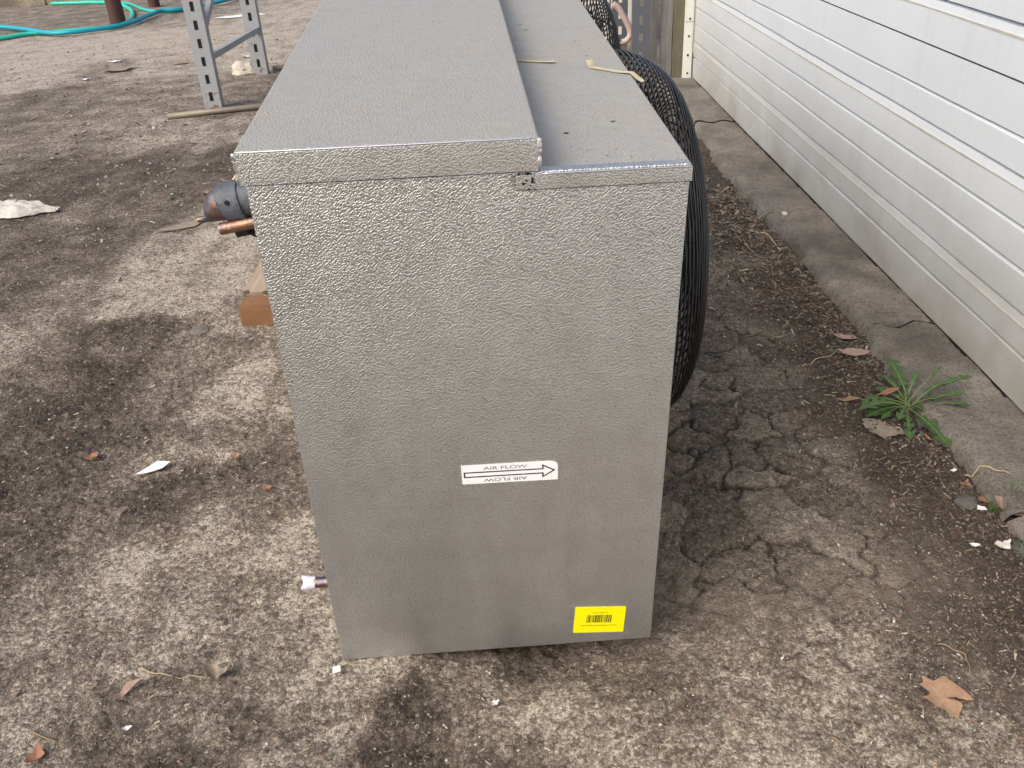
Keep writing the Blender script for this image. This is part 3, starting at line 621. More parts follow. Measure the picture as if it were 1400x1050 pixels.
board('grey_board', 1.172, 1.252, 7.27, 7.33, 2.5, M_GREYWOOD, 'smooth grey board between the mossy post and the dark gap', 'board')
board('split_board', 1.075, 1.150, 7.36, 7.41, 2.4, M_GREYWOOD, 'weathered split grey board right of the dark slotted rack upright', 'board')
fence = empty('board_fence', (1.0, 8.9, 0)); tag(fence, 'pale vertical board fence behind the dark slotted rack', 'fence')
x = -0.45
for k in range(6):
    w_ = 0.125+0.02*random.random(); bm = bmesh.new(); box(bm, x, x+w_-0.012, 0, 0.025, 0.02, 1.9, 0.003, 1); obj('board', bm, M_LITEBOARD if k < 5 else M_GREYWOOD, fence); x += w_
bm = bmesh.new(); box(bm, -0.45, 0.42, 0.026, 0.07, 0.35, 0.44); obj('rail', bm, M_GREYWOOD, fence)

# ------------------------------------------------------------------ slotted rack frames
def slot_plate(bm, x0, x1, y, z0, z1, slots, sw, th=0.004):
    """front plate in the XZ plane with real slot holes; slots = list of z centres, sw = (width, height)"""
    xc = (x0+x1)/2; xs = [x0, xc-sw[0]/2, xc+sw[0]/2, x1]; zs = [z0]
    for z in slots: zs += [z-sw[1]/2, z+sw[1]/2]
    zs.append(z1)
    for k in range(len(zs)-1):
        for j in range(3):
            if j == 1 and k % 2 == 1: continue
            for yv, fl in ((y, 0), (y+th, 1)):
                v = [bm.verts.new(p) for p in ((xs[j], yv, zs[k]), (xs[j+1], yv, zs[k]), (xs[j+1], yv, zs[k+1]), (xs[j], yv, zs[k+1]))]
                bm.faces.new(v[::-1] if fl else v)
            if j == 1:
                for zz, fl in ((zs[k], 0), (zs[k+1], 1)):
                    v = [bm.verts.new(p) for p in ((xs[1], y, zz), (xs[2], y, zz), (xs[2], y+th, zz), (xs[1], y+th, zz))]
                    bm.faces.new(v[::-1] if not fl else v)
def rack(name, loc_, w, m, back, label, cat, slots, braces, rear_dx, depth, mrear=None, zb=0.40):
    t = empty(name, loc_); tag(t, label, cat, 'slotted rack frames in the yard')
    for yo, xo, flip in ((0, 0, 1), (depth, rear_dx, -1)):
        bm = bmesh.new()
        slot_plate(bm, xo, xo+w, yo, 0, 2.3, slots, (0.030, 0.068))
        if back: box(bm, xo+0.006, xo+w-0.006, yo+0.05, yo+0.054, 0.002, 2.29)
        box(bm, xo, xo+0.004, yo+0.0045, yo+0.075, 0, 2.3); box(bm, xo+w-0.004, xo+w, yo+0.0045, yo+0.075, 0, 2.3)
        obj('upright', bm, m if flip == 1 else (mrear or m), t)
    for (y0, z0), (y1, z1) in braces:
        bm = bmesh.new(); d = rear_dx/depth; L_ = math.hypot(y1-y0, z1-z0)
        box(bm, -0.020, 0.020, 0, L_, -0.022, 0.022)
        a_ = math.atan2(z1-z0, y1-y0)
        bmesh.ops.transform(bm, matrix=Matrix.Translation((w*0.80+d*y0, y0, z0)) @ Matrix.Rotation(math.atan2(-rear_dx, depth), 4, 'Z') @ Matrix.Rotation(a_, 4, 'X'), verts=bm.verts[:])
        obj('brace', bm, m, t)
    return t
sl = [0.10+0.131*k for k in range(17)]
rack('rack_frame', (-2.425, 7.12, gz(-2.4, 7.15)), 0.135, M_RACK, True, 'light grey slotted rack frame with chipped paint standing on the left of the yard', 'rack', sl, [((0.08, 0.385), (1.30, 0.385)), ((0.08, 0.62), (1.30, 1.4))], 0.065, 1.29)
rack('rack_frame', (0.925, 7.12, gz(1.0, 7.15)), 0.132, M_RACKD, False, 'dark grey slotted rack frame beside the weathered boards and the garage door', 'rack', sl, [((0.08, 1.0), (1.20, 1.0))], -0.02, 1.20, M_RACKD)

# ------------------------------------------------------------------ hoses, posts, rods, pipe
def ground_path(P, r, n=8):
    S = spline([(x, y, 0) for x, y in P], n); xs = np.array([p.x for p in S]); ys = np.array([p.y for p in S]); hs = terrain(xs, ys)[0]
    return [Vector((x, y, h+r)) for x, y, h in zip(xs, ys, hs)]
def tube_thing(name, pts, r, m, label, cat, group=None, n=8):
    o_ = pts[0].copy(); bm = bmesh.new(); tube(bm, [p-o_ for p in pts], r, n); t = obj(name, bm, m, smooth=True); t.location = o_; return tag(t, label, cat, group)
tube_thing('garden_hose', ground_path([(-8, 10.4), (-6.9, 10.95), (-6.17, 11.22), (-5.84, 11.47), (-5.48, 11.57), (-5.12, 11.67), (-4.86, 11.83), (-4.93, 12.43), (-5.3, 13.37), (-5.9, 14.2), (-6.9, 14.5)], 0.026), 0.026, M_HOSEG, 'teal green garden hose curving up behind the nearer brown post', 'hose')
tube_thing('garden_hose', [p+Vector((0, 0, 0.02)) for p in ground_path([(-8, 12.5), (-7.2, 12.3), (-6.63, 12.13), (-6.4, 12.06), (-5.96, 11.71), (-5.59, 11.39), (-5.33, 11.30), (-5.07, 11.42), (-4.78, 11.75), (-4.70, 12.44), (-4.66, 12.79), (-4.45, 12.87), (-4.19, 13.18), (-3.92, 13.88), (-3.6, 14.3)], 0.026)], 0.026, M_HOSEB, 'turquoise blue garden hose running along the ground past the brown post', 'hose')
tube_thing('garden_hose', ground_path([(-5.95, 14.3), (-5.5, 13.95), (-5.1, 13.32), (-4.75, 12.95), (-4.45, 12.98), (-4.3, 13.2)], 0.02), 0.02, M_HOSEG, 'short thin pale green hose loop behind the turquoise hose', 'hose')
for (x, y, r, lab) in ((-4.955, 12.02, 0.093, 'nearer red brown wooden post beside the teal hose'), (-5.07, 13.70, 0.075, 'farther dark brown wooden post behind the hoses')):
    bm = bmesh.new(); n = 14; rows = []
    for k in range(12):
        z = -0.03+k*0.2; rows.append([bm.verts.new(((r+random.uniform(-.008, .008)+0.006*math.sin(q*5))*math.cos(q), (r+random.uniform(-.006, .006))*math.sin(q), z)) for q in [2*math.pi*j/n for j in range(n)]])
    for A_, B_ in zip(rows, rows[1:]):
        for j in range(n): bm.faces.new((A_[j], A_[(j+1) % n], B_[(j+1) % n], B_[j]))
    bm.faces.new(rows[-1]); o_ = obj('wooden_post', bm, M_REDPOST, angle=50); o_.location = (x, y, gz(x, y)); tag(o_, lab, 'post', 'wooden posts at the back of the yard')
tube_thing('metal_rod', [Vector((-2.64, 6.87, gz(-2.64, 6.87)+0.024)), Vector((-2.2, 6.99, gz(-2.2, 6.99)+0.024)), Vector((-1.2, 7.26, gz(-1.2, 7.26)+0.024))], 0.022, M_PIPE, 'dull brown conduit lying on the dirt in front of the left rack foot', 'conduit', 'loose conduits by the left rack', 10)
tube_thing('metal_rod', [Vector((-2.20, 8.52, 0.03)), Vector((-2.0, 8.60, 0.03)), Vector((-1.3, 8.85, 0.03))], 0.022, M_PIPE, 'short grey conduit on the ground right of the rear rack upright', 'conduit', 'loose conduits by the left rack', 10)
tube_thing('bent_pipe', spline([(0.87, 8.0, 0.50), (0.91, 8.0, 0.475), (0.95, 8.0, 0.42), (1.01, 8.0, 0.31), (1.02, 8.0, 0.25), (0.99, 8.0, 0.205), (0.95, 8.0, 0.195)], 6), 0.026, M_PINK, 'pinkish bent plastic pipe behind the dark slotted rack', 'pipe', None, 10)

# ------------------------------------------------------------------ plants
def leaf_green(name, c1, c2):
    t = NT(name, 0.5); n = t.noise(60, 3); t.color(t.mix(n, c1, c2)); t.b.inputs['Subsurface Weight'].default_value = 0.0; t.bump(n, 0.2, 0.002); return t.m
M_DAND = leaf_green('dandelion_green', (0.024, 0.060, 0.013), (0.075, 0.135, 0.032)); M_RIB = leaf_green('pale_leaf_rib', (0.13, 0.20, 0.06), (0.22, 0.28, 0.11)); M_GRASS = leaf_green('grass_green', (0.03, 0.075, 0.015), (0.10, 0.17, 0.04))
dan = empty('dandelion', (1.235, 2.418, gz(1.235, 2.418))); tag(dan, 'green dandelion rosette growing at the foot of the kerb', 'weed')
O = dan.location
def dleaf(tip, arch, w, stem=0.35, teeth=5, seed=0):
    rd = random.Random(seed); tip = Vector(tip)-O; p0 = Vector((rd.uniform(-.012, .012), rd.uniform(-.012, .012), 0.012)); mid = (p0+tip)/2 + Vector((0, 0, arch))
    def P(t): return p0*(1-t)**2 + mid*2*t*(1-t) + tip*t*t
    bm = bmesh.new(); N = 40; prev = None
    for k in range(N+1):
        t = k/N; c = P(t); d = (P(min(1, t+.01))-P(max(0, t-.01))); d.normalize(); s_ = d.cross(Vector((0, 0, 1))); s_.normalize()
        s_ = (s_*math.cos(rd.uniform(-.1, .1)) + Vector((0, 0, 0.25)))
        if t < stem: ww = 0.0022
        else:
            u = (t-stem)/(1-stem); saw = 1-((u*teeth) % 1.0)
            env = math.sin(min(1, u*1.25)*math.pi/2)**0.7*(1 if u < 0.78 else max(0.02, 1-((u-0.78)/0.22)**1.6))
            ww = w*env*(0.16+0.90*saw**1.1 if u < 0.80 else 0.9)
        w1, w2 = ww*rd.uniform(.7, 1.2), ww*rd.uniform(.7, 1.2); back = d*ww*0.55
        row = [bm.verts.new(c+s_*w1-back), bm.verts.new(c+Vector((0, 0, -.0012))), bm.verts.new(c-Vector((s_.x, s_.y, -s_.z))*w2-back)]
        if prev:
            for j in range(2): bm.faces.new((prev[j], prev[j+1], row[j+1], row[j]))
        prev = row
    thicken(bm, 0.0006)
    lf = obj('leaf', bm, M_DAND, dan, smooth=True)
    bm = bmesh.new(); tube(bm, [P(t)+Vector((0, 0, .0006)) for t in np.linspace(0, .9, 12)], [0.0024*(1-t*.8) for t in np.linspace(0, 1, 12)], 5); obj('rib', bm, M_RIB, lf, smooth=True)
for k, (tip, ar, w_, st_, te) in enumerate([((1.235, 2.63, .075), .035, .034, .2, 5), ((1.325, 2.44, .145), .02, .009, .5, 2), ((1.43, 2.44, .10), .05, .022, .35, 4), ((1.385, 2.37, .08), .03, .022, .35, 4), ((1.385, 2.335, .06), .03, .018, .55, 2), ((1.19, 2.56, .05), .03, .018, .3, 4), ((1.09, 2.43, .04), .03, .022, .2, 5), ((1.34, 2.42, .10), .03, .018, .25, 3), ((1.28, 2.50, .09), .03, .016, .3, 3),
        ((1.055, 2.375, .035), .05, .040, .12, 5), ((1.075, 2.35, .022), .04, .034, .2, 5), ((1.115, 2.335, .02), .04, .018, .4, 3), ((1.165, 2.325, .02), .035, .018, .4, 3), ((1.262, 2.175, .015), .03, .040, .2, 5), ((1.163, 2.225, .012), .03, .020, .3, 4), ((1.15, 2.51, .03), .03, .022, .2, 4), ((1.30, 2.36, .07), .03, .016, .2, 3), ((1.255, 2.36, .03), .02, .018, .1, 3), ((1.225, 2.44, .05), .02, .014, .1, 3)]):
    dleaf(tip, ar, w_, st_, te, k)
def tuft(x, y, n, h, label, z=None):
    bm = bmesh.new()
    for k in range(n):
        a_ = random.uniform(0, 6.283); l_ = h*random.uniform(.5, 1.1); b0 = Vector((random.uniform(-.012, .012), random.uniform(-.012, .012), -0.004)); le = random.uniform(.2, .9)
        prev = None; sd_ = Vector((-math.sin(a_), math.cos(a_), 0))
        for j in range(5):
            t = j/4; c = b0+Vector((math.cos(a_)*le*l_*t*t, math.sin(a_)*le*l_*t*t, l_*(t-.3*le*t*t))); ww = 0.0026*(1-t)+.0003
            r_ = (bm.verts.new(c+sd_*ww), bm.verts.new(c-sd_*ww))
            if prev: bm.faces.new((prev[0], r_[0], r_[1], prev[1]))
            prev = r_
    o_ = obj('grass_tuft', bm, M_GRASS); o_.location = (x, y, gz(x, y) if z is None else z); return tag(o_, label, 'grass tuft', 'little grass tufts in the yard')
tuft(1.262, 1.90, 26, 0.05, 'small green grass tuft beside the white scrap at the kerb foot')
tuft(1.262, 1.735, 26, 0.05, 'small grass tuft by the kerb at the right edge of the photo')
tuft(1.318, 1.93, 22, 0.065, 'dark thin grass tuft in the kerb crack', 0.012)
tuft(-1.99, 4.95, 14, 0.04, 'tiny yellow green weed in dark soil left of the copper header')

# ------------------------------------------------------------------ fallen leaves, scraps, stones, twigs (each its own thing)
def dry(name, c1, c2):
    t = NT(name, 0.8); n = t.ramp(t.noise(45, 6, 0.7), [(0.3, 0.0), (0.7, 1.0)]); v = t.voronoi(30, 'DISTANCE_TO_EDGE'); t.color(t.mix(t.ramp(v, [(0.0, 0.10), (0.05, 0.0)]), t.mix(n, c1, c2), tuple(x*.5 for x in c1))); t.bump(n, 0.4, 0.003); return t.m
M_LEAFO = dry('tan_orange_dry_leaf', (0.25, 0.145, 0.085), (0.40, 0.255, 0.16)); M_LEAFG = dry('greyish_dry_leaf', (0.17, 0.14, 0.10), (0.33, 0.275, 0.20)); M_LEAFB = dry('brown_dry_leaf', (0.20, 0.12, 0.065), (0.36, 0.235, 0.14)); M_LEAFR = dry('rust_red_dry_leaf', (0.20, 0.085, 0.045), (0.36, 0.18, 0.105)); M_LEAFK = dry('pinkish_brown_leaf', (0.24, 0.16, 0.12), (0.40, 0.28, 0.22))
def leaf(x, y, outline, size, rot, mat, label, curl=0.15, z=None, cat='fallen leaf', group='dry leaves on the ground', name='dry_leaf', tilt=(0, 0)):
    bm = bmesh.new(); n = len(outline); rd = random.Random(hash((round(x, 3), round(y, 3))) & 0xffff)
    ctr = sum((Vector((a_, b_, 0)) for a_, b_ in outline), Vector())/n
    rings = []
    for f in (1.0, 0.72, 0.42):
        row = []
        for a_, b_ in outline:
            p_ = ctr + (Vector((a_, b_, 0))-ctr)*f; r_ = p_.length
            p_.z = curl*(r_**2)*0.9 + curl*0.25*math.sin(p_.x*5+p_.y*3) + rd.uniform(-.02, .02)*f
            row.append(bm.verts.new(p_*size))
        rings.append(row)
    for A_, B_ in zip(rings, rings[1:]):
        for j in range(n): bm.faces.new((A_[j], A_[(j+1) % n], B_[(j+1) % n], B_[j]))
    c = bm.verts.new(ctr*size)
    for j in range(n): bm.faces.new((rings[-1][j], rings[-1][(j+1) % n], c))
    bmesh.ops.recalc_face_normals(bm, faces=bm.faces[:])
    thicken(bm, 0.0008)
    o_ = obj(name, bm, mat, smooth=True); o_.location = (x, y, (gz(x, y) if z is None else z)+0.009); o_.rotation_euler = (tilt[0], tilt[1], R(rot)); return tag(o_, label, cat, group)
MAPLE = [(-.55, .05), (-.95, .25), (-.80, .42), (-.85, .75), (-.45, .62), (-.10, .98), (.25, .80), (.62, .55), (.95, .18), (.72, .12), (.35, .10), (.55, -.18), (.50, -.40), (.42, -.62), (.38, -.95), (.18, -.80), (-.05, -.62), (-.35, -.58), (-.60, -.42), (-.82, -.30), (-.60, -.12)]
OVAL = [(math.cos(t)*1.0*(1+.10*math.sin(5*t)), math.sin(t)*.52*(1+.14*math.sin(7*t+1))) for t in np.linspace(0, 6.283, 20)[:-1]]
RAG = [(math.cos(t)*(1+.22*math.sin(3*t+.5)+.12*math.sin(8*t)), math.sin(t)*.7*(1+.2*math.sin(4*t)+.1*math.sin(9*t))) for t in np.linspace(0, 6.283, 24)[:-1]]
SHARD = [(-1, -.35), (-.3, .1), (.2, .35), (.95, .12), (.5, -.12), (-.2, -.28)]
CHUNK = [(-.9, -.2), (-.5, .45), (.1, .3), (.55, .5), (.95, .0), (.5, -.4), (-.1, -.35), (-.5, -.5)]
leaf(0.872, 1.283, MAPLE, 0.058, -22, M_LEAFO, 'large tan orange lobed leaf lying flat at lower right', 0.10)
leaf(1.105, 2.30, RAG, 0.062, -35, M_LEAFG, 'flat greyish leaf just below the dandelion', 0.06)
leaf(1.06, 2.485, SHARD, 0.045, -15, M_LEAFB, 'small brown pointed leaf left of the dandelion', 0.2)
leaf(1.19, 2.905, CHUNK, 0.045, -30, M_LEAFK, 'pinkish grey leaf against the kerb above the brown oval leaf', 0.2)
leaf(1.175, 2.765, OVAL, 0.052, -8, M_LEAFK, 'brown oval leaf close to the kerb above the dandelion', 0.12)
leaf(1.17, 2.445, SHARD, 0.05, 10, M_LEAFR, 'rust coloured leaf shred lying across the dandelion leaves', 0.15, z=0.045)
leaf(-1.79, 4.47, [(-1, -.7), (-.55, -.1), (.0, .45), (.75, .75), (1, .35), (.8, -.1), (.0, -.55)], 0.105, 0, M_LEAFG, 'pale torn flake on sandy ground beyond the copper pipe fitting', 0.03, cat='scrap', group=None, name='torn_flake')
leaf(-1.80, 5.02, CHUNK, 0.05, 10, M_LEAFB, 'small curled tan leaf beyond the copper header tip', 0.25)
for x, y, s_, m, lab in ((-0.79, 2.125, .017, M_LEAFR, 'small orange leaf bit beside the cabinet edge on dark soil'), (-1.405, 2.335, .022, M_LEAFR, 'small crumpled orange brown leaf above the white shard'), (-1.08, 1.225, .022, M_LEAFR, 'orange leaf bit at the lower left corner of the yard'), (-0.93, 2.30, .014, M_LEAFB, 'tiny brown leaf bit right of the white shard')):
    leaf(x, y, RAG, s_, random.uniform(0, 360), m, lab, 0.5)
leaf(-0.945, 1.385, SHARD, 0.042, 32, M_LEAFK, 'curled reddish brown leaf below the dry stalk', 0.5)
leaf(-0.745, 1.422, RAG, 0.026, 0, M_LEAFG, 'pale frayed seed clump at the end of the dry stalk', 0.7)
leaf(1.30, 1.885, CHUNK, 0.052, -50, M_LEAFK, 'large curled brown leaf at the foot of the kerb on the right edge', 0.5, z=0.005, tilt=(0.2, 0.2))
leaf(1.265, 1.945, RAG, 0.018, 0, M_LEAFR, 'square red brown chip by the kerb above the grass tuft', 0.1)
leaf(1.234, 2.005, RAG, 0.016, 40, M_LEAFR, 'rust red leaf bit in the leaf mould beside the kerb', 0.3)
leaf(1.225, 2.235, SHARD, 0.022, 100, M_LEAFR, 'reddish leaf shred under the dandelion', 0.3)
leaf(-1.03, 1.40, SHARD, 0.012, 10, M_LEAFB, 'small brown chip at the left end of the dry stalk', 0.3)
# white scraps
leaf(-1.175, 2.245, [(-1, -.45), (-.6, .25), (.0, 1.0), (.95, .75), (.55, .25), (.0, -.1), (-.6, -.45)], 0.048, 0, M_WHITE, 'white triangular paper shard on the dark soil at left', 0.1, cat='scrap', group='white scraps on the ground', name='paper_scrap')
leaf(-0.468, 1.425, [(-.8, -.8), (-.7, .8), (.75, .85), (.8, -.6)], 0.012, 15, M_WHITE, 'small square white chip at the front left foot of the cabinet', 0.05, cat='scrap', group='white scraps on the ground', name='paper_scrap')
leaf(1.217, 1.892, CHUNK, 0.024, -40, M_WHITE, 'white scrap next to the grass tuft by the kerb', 0.2, cat='scrap', group='white scraps on the ground', name='paper_scrap')
leaf(1.215, 1.745, RAG, 0.022, 20, M_CLOTH, 'white grey frayed scrap on a dark stone at the right edge', 0.3, cat='scrap', group='white scraps on the ground', name='paper_scrap')
leaf(1.143, 1.749, OVAL, 0.013, -10, M_WHITE, 'oval white chip left of the frayed scrap at right', 0.2, cat='scrap', group='white scraps on the ground', name='paper_scrap')
leaf(1.222, 2.06, CHUNK, 0.013, 20, M_WHITE, 'white chip in the leaf mould below the dandelion', 0.3, cat='scrap', group='white scraps on the ground', name='paper_scrap')
leaf(-0.10, 1.315, RAG, 0.008, 20, M_WHITE, 'tiny white star shaped chip on the ground before the cabinet', 0.4, cat='scrap', group='white scraps on the ground', name='paper_scrap')
leaf(-0.902, 1.282, OVAL, 0.010, 20, M_WHITE, 'round white pebble like chip at lower left', 0.4, cat='scrap', group='white scraps on the ground', name='paper_scrap')
leaf(-3.97, 8.57, OVAL, 0.045, 20, M_WHITE, 'pale blue white chip far left on brown dirt', 0.3, cat='scrap', group='white scraps on the ground', name='paper_scrap')
leaf(-4.02, 9.42, OVAL, 0.075, 0, M_WHITE, 'thin white scrap far left on the pale concrete', 0.1, cat='scrap', group='white scraps on the ground', name='paper_scrap')
leaf(-3.80, 8.95, RAG, 0.15, 30, M_LEAFG, 'pale tangled netting scrap on the ground left of the rack', 0.12, cat='scrap', group=None, name='netting_scrap')
leaf(-3.27, 9.12, SHARD, 0.14, 10, M_LEAFO, 'orange brown bark chip left of the rack upright', 0.12, cat='chip', group=None, name='bark_chip')
leaf(-3.45, 12.2, [(-1, -.3), (-.75, .25), (.0, .45), (.7, .4), (1, .15), (.4, -.2), (-.4, -.35)], 0.33, 0, M_WHITE, 'flat whitish board piece behind the left rack upright', 0.01, cat='board piece', group=None, name='flat_board')
leaf(-2.62, 9.35, CHUNK, 0.12, 0, M_CLOTH, 'pale flat stone between the rack uprights', 0.2, cat='stone', group=None, name='flat_stone')
def rock(x, y, s_, mat, label, name='stone', sq=(1, 1, .6), sub=2, jag=0.22, group='stones in the yard', cat='stone', rot=0, z=None):
    bm = bmesh.new(); bmesh.ops.create_icosphere(bm, subdivisions=sub, radius=1)
    ph = random.uniform(0, 9)
    for v in bm.verts:
        c = v.co.copy(); k = 1+jag*(math.sin(c.x*3+ph)+math.sin(c.y*4+ph*2)*.7+math.sin(c.z*5+ph)*.6)*.6 + random.uniform(-jag, jag)*.35
        v.co = Vector((c.x*sq[0], c.y*sq[1], c.z*sq[2]))*k*s_
    o_ = obj(name, bm, mat, angle=35); o_.location = (x, y, (gz(x, y) if z is None else z)+s_*sq[2]*.35); o_.rotation_euler = (0, 0, R(rot)); return tag(o_, label, cat, group)
M_STONE = simple('grey_stone', (0.15, 0.13, 0.11), 0.9, 0, 0.35, 40, 0.4); M_STONED = simple('dark_blue_grey_stone', (0.085, 0.08, 0.075), 0.9, 0, 0.5, 70, 0.8); M_STONEP = simple('pale_concrete_lump', (0.50, 0.46, 0.38), 0.95, 0, 0.3, 25, 0.5)
rock(-2.46, 8.52, 0.085, M_STONEP, 'pale rubble lump at the foot of the rear rack upright', sq=(1.1, 1, .8), sub=3, jag=.4)
rock(-1.325, 3.23, 0.045, M_STONE, 'flat brown stone on sandy ground left of the timber skid', sq=(1, .8, .18), sub=3, jag=.3)
rock(1.195, 1.915, 0.030, M_STONED, 'dark grey pebble left of the white scrap by the kerb', sq=(1, 1, .6))
rock(1.255, 1.735, 0.034, M_STONED, 'dark blue grey stone under the frayed scrap at the right edge', sq=(1.1, 1, .35), sub=3, jag=.35)
rock(1.295, 1.955, 0.030, M_STONE, 'grey pebble lodged against the kerb at right', sq=(1, 1, .6))
rock(0.885, 8.15, 0.075, M_WHITE, 'whitish rounded lump on the ground under the pink pipe', sq=(1, .8, .7), sub=3, jag=.3, group=None)
rock(1.30, 4.13, 0.016, M_STONEP, 'tiny pale pebble in the kerb crack', z=0.04, group='stones in the yard')
# crumpled pale cloth at the left edge
gx_, gy_ = np.meshgrid(np.linspace(-1, 1, 46), np.linspace(-1, 1, 26)); x_, y_ = gx_.ravel(), gy_.ravel()
taper = 1-0.75*sst(0.3, 1.0, x_)**1.3
V = np.stack([x_*0.30+0.02*fbm(x_*3, y_*3, 2, 60), y_*0.085*taper+0.02*fbm(x_*2+5, y_*2, 2, 61)*taper, 0.02+0.055*np.sqrt(np.clip(1-y_**2, 0, 1))*taper*(1+.5*fbm(x_*4, y_*4, 3, 62))+0.006*fbm(x_*7, y_*4, 2, 63)], 1)
q = np.arange(46*26).reshape(26, 46); F_ = np.stack([q[:-1, :-1].ravel(), q[:-1, 1:].ravel(), q[1:, 1:].ravel(), q[1:, :-1].ravel()], 1)
o_ = npobj('crumpled_cloth', V, F_, M_CLOTH, smooth=True); o_.location = (-2.90, 4.83, gz(-2.8, 4.83)-0.008); tag(o_, 'crumpled dirty white cloth strip on dark soil at the left edge', 'cloth')
# twigs and stalks
M_TWIG = simple('dry_twig', (0.22, 0.16, 0.10), 0.85, 0, 0.3, 60); M_STRAW = simple('dry_straw', (0.40, 0.32, 0.20), 0.8, 0, 0.25, 60)
def twig(P, r, m, label, name='twig', z=0.004):
    S = spline([(x, y, 0) for x, y in P], 5); hs = terrain(np.array([p.x for p in S]), np.array([p.y for p in S]))[0]
    pts = [Vector((p.x, p.y, (h if p.x < kerb_edge(p.y) else 0.045)+z+0.003*math.sin(k*1.7))) for k, (p, h) in enumerate(zip(S, hs))]
    return tube_thing(name, pts, [r*(1-.5*k/len(pts)) for k in range(len(pts))], m, label, 'twig', 'twigs and stalks on the ground', 5)
twig([(-1.04, 1.915), (-0.99, 1.93), (-0.945, 1.935)], .0028, M_TWIG, 'straight brown twig on sandy ground left of the cabinet')
twig([(-1.13, 1.90), (-1.09, 1.935), (-1.05, 1.95)], .0026, M_TWIG, 'darker twig just left of the straight brown twig')
twig([(-1.20, 2.03), (-1.195, 2.09)], .0024, M_TWIG, 'short upright looking twig on dark soil at left')
twig([(-0.935, 1.455), (-0.88, 1.435), (-0.77, 1.425)], .0020, M_STRAW, 'thin dry stalk with a frayed seed clump at lower left', 'dry_stalk')
twig([(-1.12, 1.29), (-1.05, 1.262)], .0026, M_TWIG, 'short twig beside the orange leaf bit at lower left')
twig([(1.255, 2.052), (1.30, 2.02), (1.345, 1.99)], .0026, M_STRAW, 'straw stalk reaching from leaf mould onto the kerb', 'dry_stalk', 0.008)
twig([(1.13, 2.09), (1.17, 2.13), (1.205, 2.155)], .0024, M_TWIG, 'brown twig in the leaf mould below the dandelion')
twig([(1.02, 4.05), (1.05, 3.75), (1.10, 3.62), (1.06, 3.42)], .005, M_TWIG, 'forked dry stem lying between fan guard and kerb')
twig([(1.10, 4.02), (1.17, 3.95), (1.18, 3.75)], .005, M_STRAW, 'curled straw stem at the kerb beside the fan guard')
twig([(0.98, 2.72), (1.05, 2.76), (1.12, 2.80)], .0030, M_STRAW, 'long straw on dark soil above the brown pointed leaf')
twig([(0.92, 1.44), (0.965, 1.40), (0.955, 1.35)], .0022, M_TWIG, 'hooked twig right of the large tan orange leaf')
twig([(0.60, 1.20), (0.63, 1.16), (0.64, 1.12)], .0022, M_TWIG, 'thin twig at the bottom right of the yard')
twig([(1.14, 2.30), (1.19, 2.28), (1.20, 2.22)], .0020, M_STRAW, 'pale straw curl beside the flat greyish leaf')
twig([(1.20, 2.255), (1.235, 2.275), (1.26, 2.30)], .0020, M_STRAW, 'pair of pale straws under the dandelion')

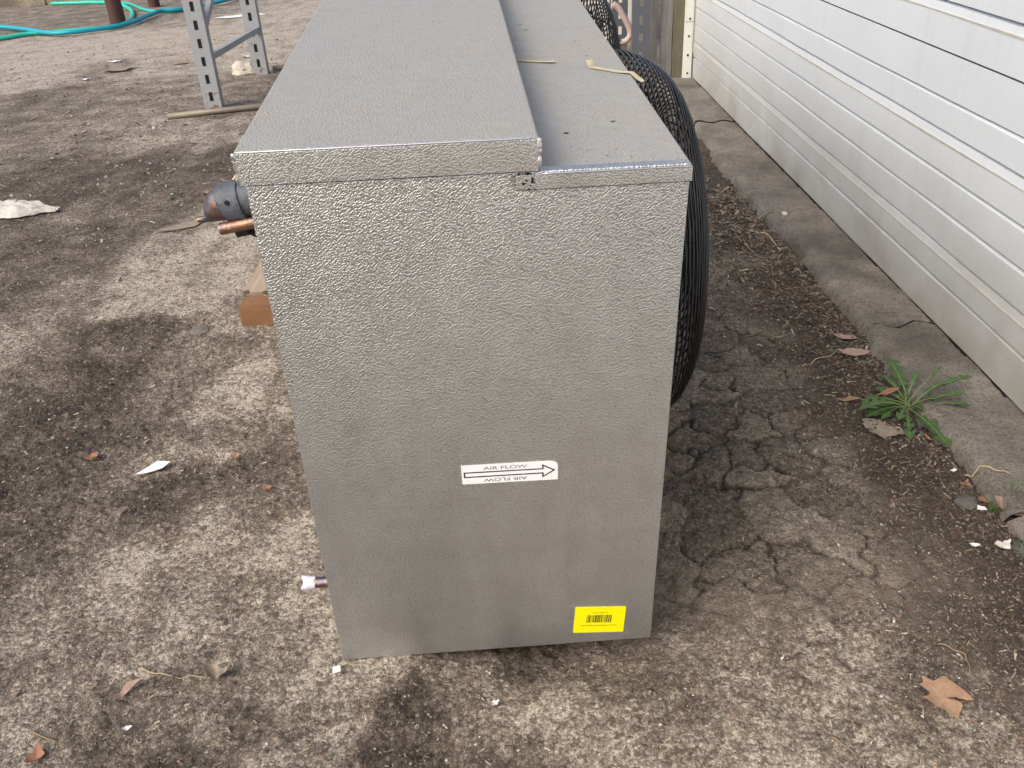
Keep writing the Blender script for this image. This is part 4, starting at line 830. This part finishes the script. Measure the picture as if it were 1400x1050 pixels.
# ------------------------------------------------------------------ loose litter: grit, chips, fibres (uncountable)
def litter(name, label, n, kind):
    u = rng.random(n); yv = 1.02 + (u**1.9)*9.5; xv = rng.uniform(-1, 1, n)*(yv*0.68+0.25) + 0.0
    ke = kerb_edge(yv); cl = 0.015*rng.random(n)
    nearR = rng.random(n) < 0.30
    yv = np.where(nearR, 1.1+3.6*rng.random(n)**1.5, yv); ke = kerb_edge(yv); xv = np.where(nearR, ke-0.02-0.55*rng.random(n)**1.6, xv)
    h, tone, asph, crack, mould, _ = terrain(xv, yv)
    keep = (xv < ke-0.01) & (rng.random(n) < 0.30+0.5*tone+0.6*mould-0.35*asph)
    inside = (xv > -0.46) & (xv < 0.28) & (yv > 1.46); keep &= ~inside
    xv, yv, h, mould = xv[keep], yv[keep], h[keep], mould[keep]; n = len(xv)
    big = np.clip(yv/2.2, .75, 3.0)
    if kind == 'grit':
        base = np.array([(1, 0, 0), (0, 1, 0), (-1, 0, 0), (0, -1, 0), (0, 0, .8), (0, 0, -.6)], float); faces = np.array([(0, 1, 4), (1, 2, 4), (2, 3, 4), (3, 0, 4), (1, 0, 5), (2, 1, 5), (3, 2, 5), (0, 3, 5)])
        s_ = (0.0011+0.0045*rng.random(n)**5)*big; sc = np.stack([s_*rng.uniform(.7, 1.4, n), s_*rng.uniform(.7, 1.2, n), s_*rng.uniform(.35, .8, n)], 1)
        pal = np.array([(.30, .26, .21), (.20, .17, .14), (.42, .37, .30), (.55, .51, .45), (.11, .09, .075), (.33, .20, .13)]); pr = [.28, .28, .12, .018, .26, .04]
    else:
        base = np.array([(-1, -1, 0), (1, -.7, 0), (1, .7, 0), (-1, 1, 0), (-1, -1, .6), (1, -.7, .6), (1, .7, .6), (-1, 1, .6)], float)
        faces = np.array([(0, 2, 1), (0, 3, 2), (4, 5, 6), (4, 6, 7), (0, 1, 5), (0, 5, 4), (1, 2, 6), (1, 6, 5), (2, 3, 7), (2, 7, 6), (3, 0, 4), (3, 4, 7)])
        ln = (0.0022+0.009*rng.random(n)**3)*big*(1+0.3*mould); th = ln*rng.uniform(.08, .35, n)
        sc = np.stack([ln, th, np.minimum(th, .002*big)*rng.uniform(.4, 1, n)], 1)
        pal = np.array([(.34, .27, .19), (.20, .13, .085), (.12, .08, .055), (.50, .43, .32), (.08, .06, .045), (.22, .12, .075)]); pr = [.25, .24, .22, .07, .18, .04]
    az = rng.uniform(0, 6.283, n); ti = rng.normal(0, .25, n)
    V = base[None]*sc[:, None]
    V[:, :, 2] += V[:, :, 0]*np.tan(ti)[:, None]
    ca, sa = np.cos(az)[:, None], np.sin(az)[:, None]
    Xr = V[:, :, 0]*ca-V[:, :, 1]*sa; Yr = V[:, :, 0]*sa+V[:, :, 1]*ca
    V = np.stack([Xr+xv[:, None], Yr+yv[:, None], V[:, :, 2]+(h+sc[:, 2]*.5+0.0005)[:, None]], 2)
    Fc = (faces[None]+(np.arange(n)*len(base))[:, None, None]).reshape(-1, 3)
    col = pal[rng.choice(len(pal), n, p=np.array(pr)/sum(pr))]*rng.uniform(.7, 1.25, (n, 1))*(1-.45*mould)[:, None]
    t = NT(name+'_mat', 0.85); t.color(t.attr('tint', 'Color'))
    o_ = npobj(name, V.reshape(-1, 3), Fc, t.m); cattr(o_.data, 'tint', np.repeat(col, len(base), 0)); return tag(o_, label, kind='stuff')
litter('grit', 'fine grit and little stones scattered over the yard', 90000, 'grit')
litter('litter', 'shredded bark, straw and leaf fibres scattered over the yard', 42000, 'chip')
